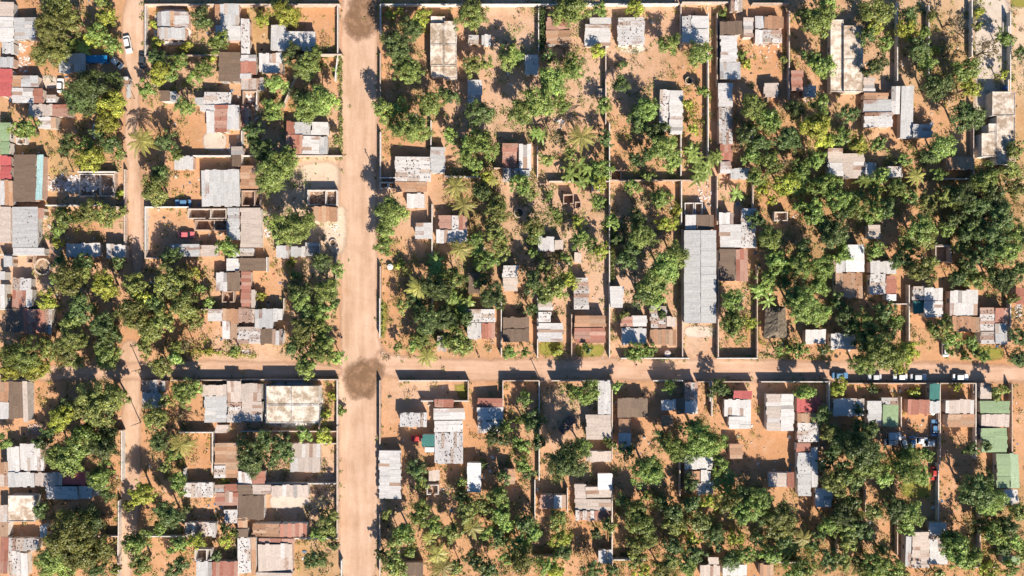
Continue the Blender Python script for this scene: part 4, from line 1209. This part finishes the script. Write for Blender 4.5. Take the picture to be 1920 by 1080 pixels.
def banana_arrays(Rr, seed):
    rng = np.random.default_rng(seed); acc = []; stems = []
    ns = max(1, int(1 + Rr * Rr * 0.36))
    for i in range(ns):
        a = rng.uniform(0, 6.28); rr = (Rr - 1.0) * math.sqrt(rng.random()) if Rr > 1.4 else 0
        x, y = rr * math.cos(a), rr * math.sin(a); h = rng.uniform(1.9, 3.1)
        stems.append((x, y, h)); a0 = rng.uniform(0, 6.28)
        k_ = rng.uniform(0.75, 1.3)
        for k in range(rng.integers(7, 10)):
            az = a0 + k * 2.4 + rng.uniform(-.2, .2)
            strip_leaf(rng, np.array([x, y, h]), az, rng.uniform(1.8, 2.8), rng.uniform(.6, .85), rng.uniform(.7, 1.5), rng.uniform(1.0, 2.0), 4, np.array(LC['b']) * k_, acc)
    C, U, V, col = (np.array(q) for q in zip(*acc))
    return C, U, V, col, stems
def palm_arrays(Rr, h, seed):
    rng = np.random.default_rng(seed); acc = []
    nf = 15; base = np.array([0, 0, h])
    for k in range(nf):
        az = k * 2.399 + rng.uniform(-.15, .15)
        L = Rr * rng.uniform(.8, 1.1); rise = rng.uniform(.2, .95) * L * .7; droop = rise + rng.uniform(.1, .5) * L
        col = np.array(LC['p']) * rng.uniform(.75, 1.25)
        n = 18
        for j in range(1, n + 1):
            t = j / n
            p = base + np.array([math.cos(az) * L * t, math.sin(az) * L * t, rise * t - droop * t * t])
            ll = 0.34 * Rr * (1 - 0.75 * abs(t - .45) / .55) * 0.48
            for sd in (-1, 1):
                a2 = az + sd * rng.uniform(.75, 1.1)
                dv = np.array([math.cos(a2), math.sin(a2), -rng.uniform(.1, .5)])
                sidev = np.array([-math.sin(a2), math.cos(a2), 0])
                acc.append((p + dv * ll * .5, dv * ll * .5, sidev * rng.uniform(.07, .12), col * rng.uniform(.8, 1.2)))
        acc.append((base + np.array([math.cos(az) * L * .45, math.sin(az) * L * .45, rise * .45 - droop * .2]), np.array([math.cos(az) * L * .42, math.sin(az) * L * .42, rise * .42 - droop * .4]), np.array([-math.sin(az), math.cos(az), 0]) * .03, col * 1.2))
    C, U, V, col = (np.array(q) for q in zip(*acc))
    return C, U, V, col
SIZES = [1.2, 1.7, 2.3, 3.0, 4.0, 5.4]
LIB = {}
def crown_z(Rr): return 1.15 + Rr * (1.02 + 0.09 * Rr) if Rr > 1.5 else 0.6 * Rr + 0.2
def get_tree(kind, ci, var):
    key = (kind, ci, var)
    if key not in LIB:
        Rr = SIZES[ci]; sd = hash((ord(kind), ci, var)) & 0xffff
        zc = crown_z(Rr)
        LIB[key] = (quads_mesh('crown', *crown_arrays(Rr, kind, sd, zc, 0.80, var)), trunk_mb(Rr, zc, sd).mesh('trunk', M_WOOD))
    return LIB[key]
CW = {'g': 'mid green', 'l': 'bright green', 'o': 'olive green', 'd': 'dark green', 'y': 'yellow green', 's': 'sparse brownish', 'b': 'banana', 'p': 'palm'}
order = sorted((i for i, q in enumerate(TR) if q[3] not in 'bp' and q[2] >= 13), key=lambda i: -TR[i][2])
SOLO = set(order[:300])
def attr(i):
    x, y, r_, k = TR[i]
    if k in 'bp': return (CW[k], 'plant')
    if r_ < 13: return (CW[k], 'bush')
    return (('huge ' if r_ >= 30 else 'broad ' if r_ >= 22 else 'small ') + CW[k], 'tree')
def tform(at, rank, dr, an):
    noun = {'plant': {'banana': 'banana clump', 'palm': 'feathery palm'}.get(at[0]), 'bush': at[0] + ' bush', 'tree': at[0] + ' tree'}[at[1]]
    return noun + (', nearest ' if rank == 0 else ', second nearest ') + dr + ' the ' + an
items = [(q[0], q[1], attr(i), (q[3] in 'bp' or q[2] < 13 or i in SOLO)) for i, q in enumerate(TR)]
words_t = place_words(items, tform)
MASS = []
RT = random.Random(11)
for i, (px, py, r_, k) in enumerate(TR):
    Rr = r_ * S * (1.10 if r_ < 20 else 1.03 if r_ < 27 else 0.96)
    if k == 'b':
        x, y = G(px, py, 2.5)
        root = empty('banana_plant', x, y)
        C, U, V, col, stems = banana_arrays(Rr, 500 + i)
        link('leaves', quads_mesh('leaves', C, U, V, col), root)
        sb = MB()
        for (sx, sy, sh) in stems: sb.tube((sx, sy, 0), (sx, sy, sh), 0.14, 0.09, 7, (0.16, 0.15, 0.06, 1))
        sb.obj('stem', M_WOOD, root)
        tag(root, words_t.get(i, 'banana clump with broad leaves in the grove'), 'banana plant', 'banana plants')
        continue
    if k == 'p':
        h = 3.2 + Rr * 0.7; x, y = G(px, py, h)
        root = empty('palm_tree', x, y)
        link('crown', quads_mesh('crown', *palm_arrays(Rr * 1.05, h, 900 + i)), root)
        tb = MB(); tb.tube((0, 0, 0), (0.1, 0.1, h * .5), 0.2, 0.16, 8, (0.2, 0.15, 0.11, 1), False); tb.tube((0.1, 0.1, h * .5), (0, 0, h), 0.16, 0.13, 8, (0.2, 0.15, 0.11, 1)); tb.obj('trunk', M_WOOD, root)
        tag(root, words_t.get(i, 'feathery palm in the grove'), 'palm tree', 'palms')
        continue
    ci = min(range(6), key=lambda q: abs(SIZES[q] - Rr)); sc_ = Rr / SIZES[ci]
    zc = crown_z(SIZES[ci]) * sc_
    x, y = G(px, py, zc + 0.2 * Rr)
    var = RT.randint(0, 3 if ci < 4 else 2)
    if k not in 'bp' and r_ >= 13 and i not in SOLO:
        MASS.append((x, y, Rr * 1.06, k, i)); continue
    cm, tm = get_tree(k, ci, var)
    bush = r_ < 13
    root = empty('shrub' if bush else 'tree', x, y, 0, RT.uniform(0, 6.28))
    root.scale = (sc_, sc_, sc_ * RT.uniform(.9, 1.12))
    link('crown', cm, root); link('trunk', tm, root)
    tag(root, words_t.get(i, 'leafy tree in the grove'), 'bush' if bush else 'tree', 'bushes in the yards' if bush else 'trees of the gardens')
acc = []
tb = MB()
for (x, y, Rr, k, i) in MASS:
    zc = crown_z(Rr)
    P, U, V, col = crown_arrays(Rr, k, 3000 + i, zc, 0.80, i)
    acc.append((P + np.array([x, y, 0]), U, V, col * RT.uniform(.8, 1.2)))
    tb.tube((x, y, -.05), (x, y, zc), 0.16, 0.08, 6, (0.14, 0.10, 0.075, 1))
if acc:
    o = link('small_trees', quads_mesh('small_trees', *(np.concatenate([a[q] for a in acc]) for q in range(4))))
    tag(o, 'small trees filling the gardens between the larger ones', 'small trees', None, 'stuff')
    t_ = tb.obj('trunks', M_WOOD, o)

# ---------------------------------------------------------------- hedges
def hedge(pts, w_, h, label, kind='g'):
    rng = np.random.default_rng(int(pts[0][0] + pts[0][1])); Cs = []; 
    a, b_ = np.array(G(*pts[0], h)), np.array(G(*pts[1], h)); L = np.linalg.norm(b_ - a)
    n = int(L * w_ * h * 22)
    t = rng.random(n); d = (b_ - a) / L; sd = np.array([-d[1], d[0]])
    off = rng.uniform(-.5, .5, n) * w_ * (1 + .3 * np.sin(t * L * 1.7))
    xy = a + t[:, None] * (b_ - a) + off[:, None] * sd
    z = h * rng.random(n) ** .5 * (0.9 + .15 * np.sin(t * L * 2.3))
    C = np.concatenate([xy, z[:, None]], 1); m_ = np.array([(a[0] + b_[0]) / 2, (a[1] + b_[1]) / 2, 0]); C = C - m_
    nr = unit(rng.normal(size=(n, 3)) + np.array([0, 0, .5])); s_ = rng.uniform(.13, .26, n)
    U, V = orient(nr, s_, s_ * .7, rng)
    o = link('hedge', quads_mesh('hedge', C, U, V, np.array(LC[kind])[None] * rng.uniform(.6, 1.4, n)[:, None]))
    o.location = tuple(m_); tag(o, label, 'hedge', 'hedges')
hedge([(1016, 12), (1016, 92)], 1.7, 2.2, 'tall dark hedge between two bare yards near the top', 'd')
hedge([(1149, 432), (1149, 528)], 1.0, 2.0, 'narrow green hedge along the long garden wall')
hedge([(715, 566), (715, 632)], 0.9, 1.1, 'low hedge on the main road wall', 'o')
hedge([(332, 656), (480, 668)], 1.0, 0.8, 'low ragged hedge above the shaded lane', 'y')
hedge([(638, 110), (639, 300)], 1.0, 0.9, 'weedy verge hedge at the main road edge', 'o')
hedge([(1427, 668), (1560, 674)], 0.8, 0.7, 'low green verge hedge beside the cross road', 'g')

# ---------------------------------------------------------------- utility poles, tanks, rings, stacks
def pole(px, py, h, label, ang):
    x, y = G(px, py, 0)
    root = empty('utility_pole', x, y, 0, ang); tag(root, label, 'utility pole', 'utility poles')
    b = MB(); b.tube((0, 0, -.1), (0, 0, h), 0.14, 0.09, 8, (0.28, 0.22, 0.17, 1)); b.obj('post', M_WOOD, root)
    b = MB(); b.box(-0.45, -0.05, h - .55, 0.45, 0.05, h - .45, (0.25, 0.19, 0.14, 1)); b.obj('crossarm', M_WOOD, root)
    for s_ in (-.4, .4):
        b = MB(); b.tube((s_, 0, h - .43), (s_, 0, h - .22), 0.05, 0.035, 6, (0.55, 0.55, 0.55, 1)); b.obj('insulator', M_PAINT, root)
for a in ((266, 692, 5.5, 'utility pole in the lower lane near the lane crossing', .2), (264, 792, 5.5, 'utility pole in the lower lane beside the orange yard', .3), (1013, 712, 5.0, 'utility pole at the cross road gap', .4),
          (790, 516, 6.0, 'bare post with long shadow in the orange yard', 1.2), (703, 322, 5.0, 'utility pole on the right main road verge', 1.5), (1266, 700, 5.0, 'utility pole on the cross road verge', .1), (1536, 706, 4.6, 'utility pole before the blue car', .2)): pole(*a)
def ring_wall(px, py, r_, h, t, label, name, cat, inner):
    x, y = G(px, py, h); o = MB(); n = 26
    for i in range(n):
        a, b_ = 2 * math.pi * i / n, 2 * math.pi * (i + 1) / n
        p = [(q * math.cos(g), q * math.sin(g)) for q, g in ((r_, a), (r_, b_), (r_ - t, b_), (r_ - t, a))]
        p = [p[0], p[1], p[2], p[3]]
        k = R.uniform(.85, 1.1); hh = h * R.uniform(.92, 1.02)
        o.hexa([(u[0], u[1], 0) for u in p] + [(u[0], u[1], hh) for u in p], (.60 * k, .48 * k, .38 * k, 1))
    root = empty(name, x, y); tag(root, label, cat)
    o.obj('rim', M_BLOCK, root)
    f = MB(); f.v = [((r_ - t - .01) * math.cos(2 * math.pi * i / n), (r_ - t - .01) * math.sin(2 * math.pi * i / n), h * .35) for i in range(n)]; f.f = [tuple(range(n))]; f.c = [inner]; f.uv = [[(0, 0)] * n]
    f.obj('bed', M_CONC, root)
ring_wall(79, 500, 2.2, 1.1, .35, 'big round sandy ring wall beside the grey warehouse', 'ring_wall', 'ring wall', (.40, .28, .2, 1))
ring_wall(1292, 151, 1.0, 0.9, .2, 'dark round well in the orange yard near the narrow lane', 'well', 'well', (.10, .08, .07, 1))
ring_wall(624, 455, 0.95, 0.5, .22, 'round stone ring on the sandy verge of the main road', 'stone_ring', 'stone ring', (.45, .33, .25, 1))
ring_wall(973, 399, 1.3, 0.7, .22, 'dark round well in the middle garden', 'well', 'well', (.12, .10, .09, 1))
def tank(px, py, r_, h, c, label):
    x, y = G(px, py, h); root = empty('water_tank', x, y); tag(root, label, 'water tank', 'water tanks')
    b = MB()
    prof = [(r_, 0), (r_, h * .3), (r_ * .97, h * .33), (r_, h * .36), (r_, h * .8), (r_ * .85, h * .93), (r_ * .35, h)]
    loft(b, [[(q * math.cos(2 * math.pi * i / 18), q * math.sin(2 * math.pi * i / 18), z) for i in range(18)] for q, z in prof], c)
    b.obj('body', M_PAINT, root)
    l = MB(); l.tube((0, 0, h), (0, 0, h + .1), r_ * .3, r_ * .28, 12, c); l.obj('lid', M_PAINT, root)
tank(1252, 663, 0.9, 1.4, (.62, .50, .46, 1), 'pinkish round tank by the cross road wall')
tank(1886, 164, 0.5, 1.1, (.05, .12, .35, 1), 'small blue drum in the concrete yard')
tank(731, 500, 0.8, 1.1, (.72, .70, .68, 1), 'white tank in the yard by the main road')
tank(1750, 775, 0.55, .9, (.8, .8, .8, 1), 'white drum at the nose of the long blue car')
tank(416, 931, 0.7, 1.9, (.70, .58, .40, 1), 'cream tank cover amid the red-brown roof')
tank(1748, 231, 0.5, .9, (.75, .75, .76, 1), 'white drum at the corner of the blue-grey roof')
x, y = G(1129, 174, .6)
root = empty('plank_stack', x, y); tag(root, 'stack of pale planks in the bare pink yard', 'plank stack')
for k in range(5):
    b = MB()
    for q in range(5): b.box(-1.2 + R.uniform(-.15, .15), -1.1 + q * .45, .16 * k, 1.2 + R.uniform(-.15, .15), -1.1 + q * .45 + .38, .16 * k + .13, (.58 * R.uniform(.8, 1.1), .42, .34, 1))
    b.obj('plank_layer', M_WOOD, root)
# tilted derelict frame in the tree shade
x, y = G(1064, 797, 1.0)
root = empty('derelict_frame', x, y, 0, math.radians(48)); tag(root, 'dark tilted derelict truck bed in tree shade', 'truck bed')
b = MB(); b.box(-2.6, -1.0, .55, 2.6, 1.0, .75, (.20, .14, .12, 1)); b.obj('bed', M_TRIM, root)
for k in range(7):
    b = MB(); b.box(-2.5 + k * .8, -1.05, .76, -2.4 + k * .8, 1.05, 1.1, (.30, .22, .19, 1)); b.obj('slat', M_TRIM, root)
for sx in (-1.8, 1.8):
    for sy in (-.95, .95):
        wo = link('wheel', TYRE, root); wo.location = (sx, sy, .31)

# ---------------------------------------------------------------- people on the cross road
def skin_mesh(name, pts, edges, m):
    me = bpy.data.meshes.new(name + '_frame'); me.from_pydata([p[0] for p in pts], edges, [])
    o = bpy.data.objects.new(name + '_frame', me); COL.objects.link(o)
    md = o.modifiers.new('skin', 'SKIN'); sb = o.modifiers.new('sub', 'SUBSURF'); sb.levels = 1; sb.render_levels = 1
    for v, p in zip(me.skin_vertices[0].data, pts): v.radius = (p[1], p[2] if len(p) > 2 else p[1])
    me.skin_vertices[0].data[0].use_root = True
    dg = bpy.context.evaluated_depsgraph_get()
    out = bpy.data.meshes.new_from_object(o.evaluated_get(dg)); out.name = name
    bpy.data.objects.remove(o)
    ca = out.color_attributes.new('tint', 'FLOAT_COLOR', 'POINT')
    out.materials.clear(); out.materials.append(m)
    return out
def paint(me, c):
    ca = me.color_attributes['tint']; ca.data.foreach_set('color', np.tile(np.array(c + (1,), np.float32), len(ca.data))); return me
def person(px, py, rz, shirt, legs, label):
    x, y = G(px, py, 0.9); root = empty('person', x, y, 0.01, rz); tag(root, label, 'person', None)
    P = [((0, 0, .95), .15, .11), ((0, 0, 1.2), .15, .10), ((.02, 0, 1.42), .17, .10), ((.03, 0, 1.52), .06), ((.05, 0, 1.62), .085, .095), ((.06, 0, 1.72), .075, .085),
         ((0, .20, 1.40), .06), ((-.10, .24, 1.13), .042), ((.02, .25, .90), .034), ((.05, .25, .80), .036, .02),
         ((0, -.20, 1.40), .06), ((.12, -.24, 1.14), .042), ((.26, -.25, .95), .034), ((.31, -.25, .87), .036, .02),
         ((0, .10, .86), .09), ((.14, .10, .48), .06), ((.20, .10, .10), .042), ((.32, .10, .04), .035, .03),
         ((0, -.10, .86), .09), ((-.04, -.10, .48), .06), ((-.26, -.10, .14), .042), ((-.16, -.10, .05), .035, .03)]
    Eg = [(0, 1), (1, 2), (2, 3), (3, 4), (4, 5), (2, 6), (6, 7), (7, 8), (8, 9), (2, 10), (10, 11), (11, 12), (12, 13), (0, 14), (14, 15), (15, 16), (16, 17), (0, 18), (18, 19), (19, 20), (20, 21)]
    link('body', paint(skin_mesh('body', P, Eg, M_TRIM), (.09, .05, .035)), root)
    def grow(idx, g, sub): 
        m_ = {k: n for n, k in enumerate(idx)}
        return [(P[k][0],) + tuple(q + g for q in P[k][1:]) for k in idx], [(m_[a], m_[b_]) for a, b_ in Eg if a in m_ and b_ in m_]
    link('shirt', paint(skin_mesh('shirt', *grow([0, 1, 2, 6, 7, 10, 11], .022, 0), M_WALL), shirt), root)
    link('trousers', paint(skin_mesh('trousers', *grow([0, 14, 15, 16, 18, 19, 20], .02, 0), M_WALL), legs), root)
    link('hair', paint(skin_mesh('hair', [((.03, 0, 1.70), .09, .10), ((.045, 0, 1.77), .075, .085)], [(0, 1)], M_WALL), (.01, .008, .007)), root)
person(1193, 684, 2.4, (.06, .03, .03), (.05, .05, .06), 'person in dark clothes walking alone along the cross road')
person(898, 669, -.5, (.16, .08, .05), (.06, .05, .05), 'person in brown clothes near the cross road hedge line')

# ---------------------------------------------------------------- stuff: roof stones, scattered debris, rubble, weeds
o = STONES.obj('roof_stones', M_JUNK); tag(o, 'stones and scraps lying on the loose roof sheets', 'roof stones', None, 'stuff')
def free(x, y, pad=0.1):
    for (a, b_, c, d) in FOOT:
        if a - pad < x < c + pad and b_ - pad < y < d + pad: return False
    return True
def on_road(px, py): return (628 < px < 714) or (672 < py < 714) or (226 < px < 270)
D = MB()
def chunk(x, y, s_, c, z=0.0):
    a = R.uniform(0, 3.14); ca, sa = math.cos(a), math.sin(a); sx, sy, sz = s_ * R.uniform(.4, 1.2), s_ * R.uniform(.25, .8), s_ * R.uniform(.15, .6)
    P = []
    for zz in (0, sz):
        for u, v in ((-sx, -sy), (sx, -sy), (sx, sy), (-sx, sy)):
            k = 1 if zz == 0 else R.uniform(.7, 1); P.append((x + (u * ca - v * sa) * k, y + (u * sa + v * ca) * k, z + zz))
    D.hexa(P, c, None, False)
JC = [(.62, .58, .55), (.70, .66, .62), (.45, .33, .26), (.30, .2, .14), (.12, .1, .09), (.40, .16, .11), (.55, .45, .38), (.5, .4, .3), (.06, .06, .06), (.12, .22, .36), (.62, .58, .55), (.45, .33, .26), (.30, .2, .14)]
px_house = [((a[0]), (a[1])) for a in ANCH]
for k in range(3600):
    if R.random() < .6:
        hx, hy = R.choice(px_house); px, py = hx + R.gauss(0, 38), hy + R.gauss(0, 34)
    else: px, py = R.uniform(-10, 1930), R.uniform(-10, 1090)
    if on_road(px, py): continue
    x, y = G(px, py)
    if free(x, y): chunk(x, y, R.choice([.12, .15, .2, .3, .45]), R.choice(JC) + (1,))
def rubble(px0, py0, px1, py1, n, cols, s0=.1, s1=.4, z=.0):
    for k in range(n):
        x, y = G(R.triangular(px0, px1), R.triangular(py0, py1))
        chunk(x, y, R.uniform(s0, s1), R.choice(cols) + (1,), z)
WH = [(.74, .68, .66), (.66, .55, .5), (.5, .36, .3), (.78, .75, .74)]
rubble(80, 326, 200, 362, 620, WH, .15, .5); rubble(456, 172, 480, 198, 90, WH, .1, .3, .12); rubble(150, 330, 212, 366, 130, WH, .1, .3, .12); rubble(26, 80, 54, 98, 60, WH); rubble(578, 358, 630, 382, 110, [(.4, .27, .2), (.55, .42, .34), (.2, .15, .12)], .1, .4, .12)
rubble(26, 96, 60, 140, 80, WH); rubble(610, 400, 640, 470, 70, WH); rubble(47, 793, 82, 816, 110, [(.5, .33, .26), (.6, .45, .38)]); rubble(455, 655, 470, 668, 40, WH); rubble(440, 200, 500, 240, 80, WH); rubble(700, 905, 640, 905, 0, WH)
rubble(490, 390, 512, 460, 70, WH); rubble(1500, 155, 1530, 200, 60, WH); rubble(1410, 60, 1470, 100, 40, WH); rubble(1640, 800, 1750, 850, 120, JC); rubble(1900, 560, 1920, 600, 60, WH); rubble(1035, 215, 1060, 245, 40, WH); rubble(1000, 440, 1070, 520, 70, JC)
rubble(410, 260, 460, 300, 50, WH); rubble(800, 905, 860, 930, 70, JC); rubble(380, 900, 450, 1000, 120, JC); rubble(1520, 840, 1560, 920, 70, WH); rubble(1620, 940, 1640, 990, 70, WH)
rubble(1300, 340, 1340, 400, 70, WH); rubble(1390, 60, 1470, 150, 50, JC); rubble(1440, 400, 1490, 420, 30, WH); rubble(1660, 715, 1760, 745, 50, JC); rubble(1370, 1010, 1300, 1010, 0, WH)
o = D.obj('debris', M_JUNK); tag(o, 'loose debris, rubble and litter strewn over the yards', 'debris', None, 'stuff')
# weeds
rng = np.random.default_rng(5)
Cs = []; Ks = []
tries = []
big_t = [q for q in TR]
for k in range(12500):
    if R.random() < .85:
        q = R.choice(big_t); px, py = q[0] + R.gauss(0, q[2] * .9 + 10), q[1] + R.gauss(0, q[2] * .9 + 10); kk = q[3]
    else: px, py = R.uniform(0, 1920), R.uniform(0, 1080); kk = R.choice('gyos')
    if on_road(px, py) and R.random() < .97: continue
    x, y = G(px, py)
    if not free(x, y, .2): continue
    tries.append((x, y, kk, R.uniform(.25, .8) if R.random() < .66 else R.uniform(.8, 1.7)))
for (a, b_, c, d) in WL:
    for q in range(int(math.hypot(c - a, d - b_) * .12)):
        u = R.random(); x, y = G(a + (c - a) * u + R.gauss(0, 4), b_ + (d - b_) * u + R.gauss(0, 4))
        if free(x, y, .1): tries.append((x, y, R.choice('gyol'), R.uniform(.25, .75)))
Cw = []; Uw = []; Vw = []; Kw = []
for (x, y, kk, sz) in tries:
    n = int(5 + 16 * sz * max(sz, .8) * 1.6); 
    p = rng.normal(size=(n, 3)) * np.array([sz * .5, sz * .5, 0]) + np.array([x, y, 0]); p[:, 2] = rng.uniform(.02, .6 * sz + .05, n)
    nr = unit(rng.normal(size=(n, 3)) + np.array([0, 0, .6])); s_ = rng.uniform(.07, .19, n)
    u, v = orient(nr, s_, s_ * .6, rng)
    Cw.append(p); Uw.append(u); Vw.append(v); Kw.append(np.array(LC[kk])[None] * rng.uniform(.7, 1.5, n)[:, None])
o = link('weeds', quads_mesh('weeds', np.concatenate(Cw), np.concatenate(Uw), np.concatenate(Vw), np.concatenate(Kw)))
tag(o, 'low weeds and garden greens growing in the yards', 'weeds', None, 'stuff')
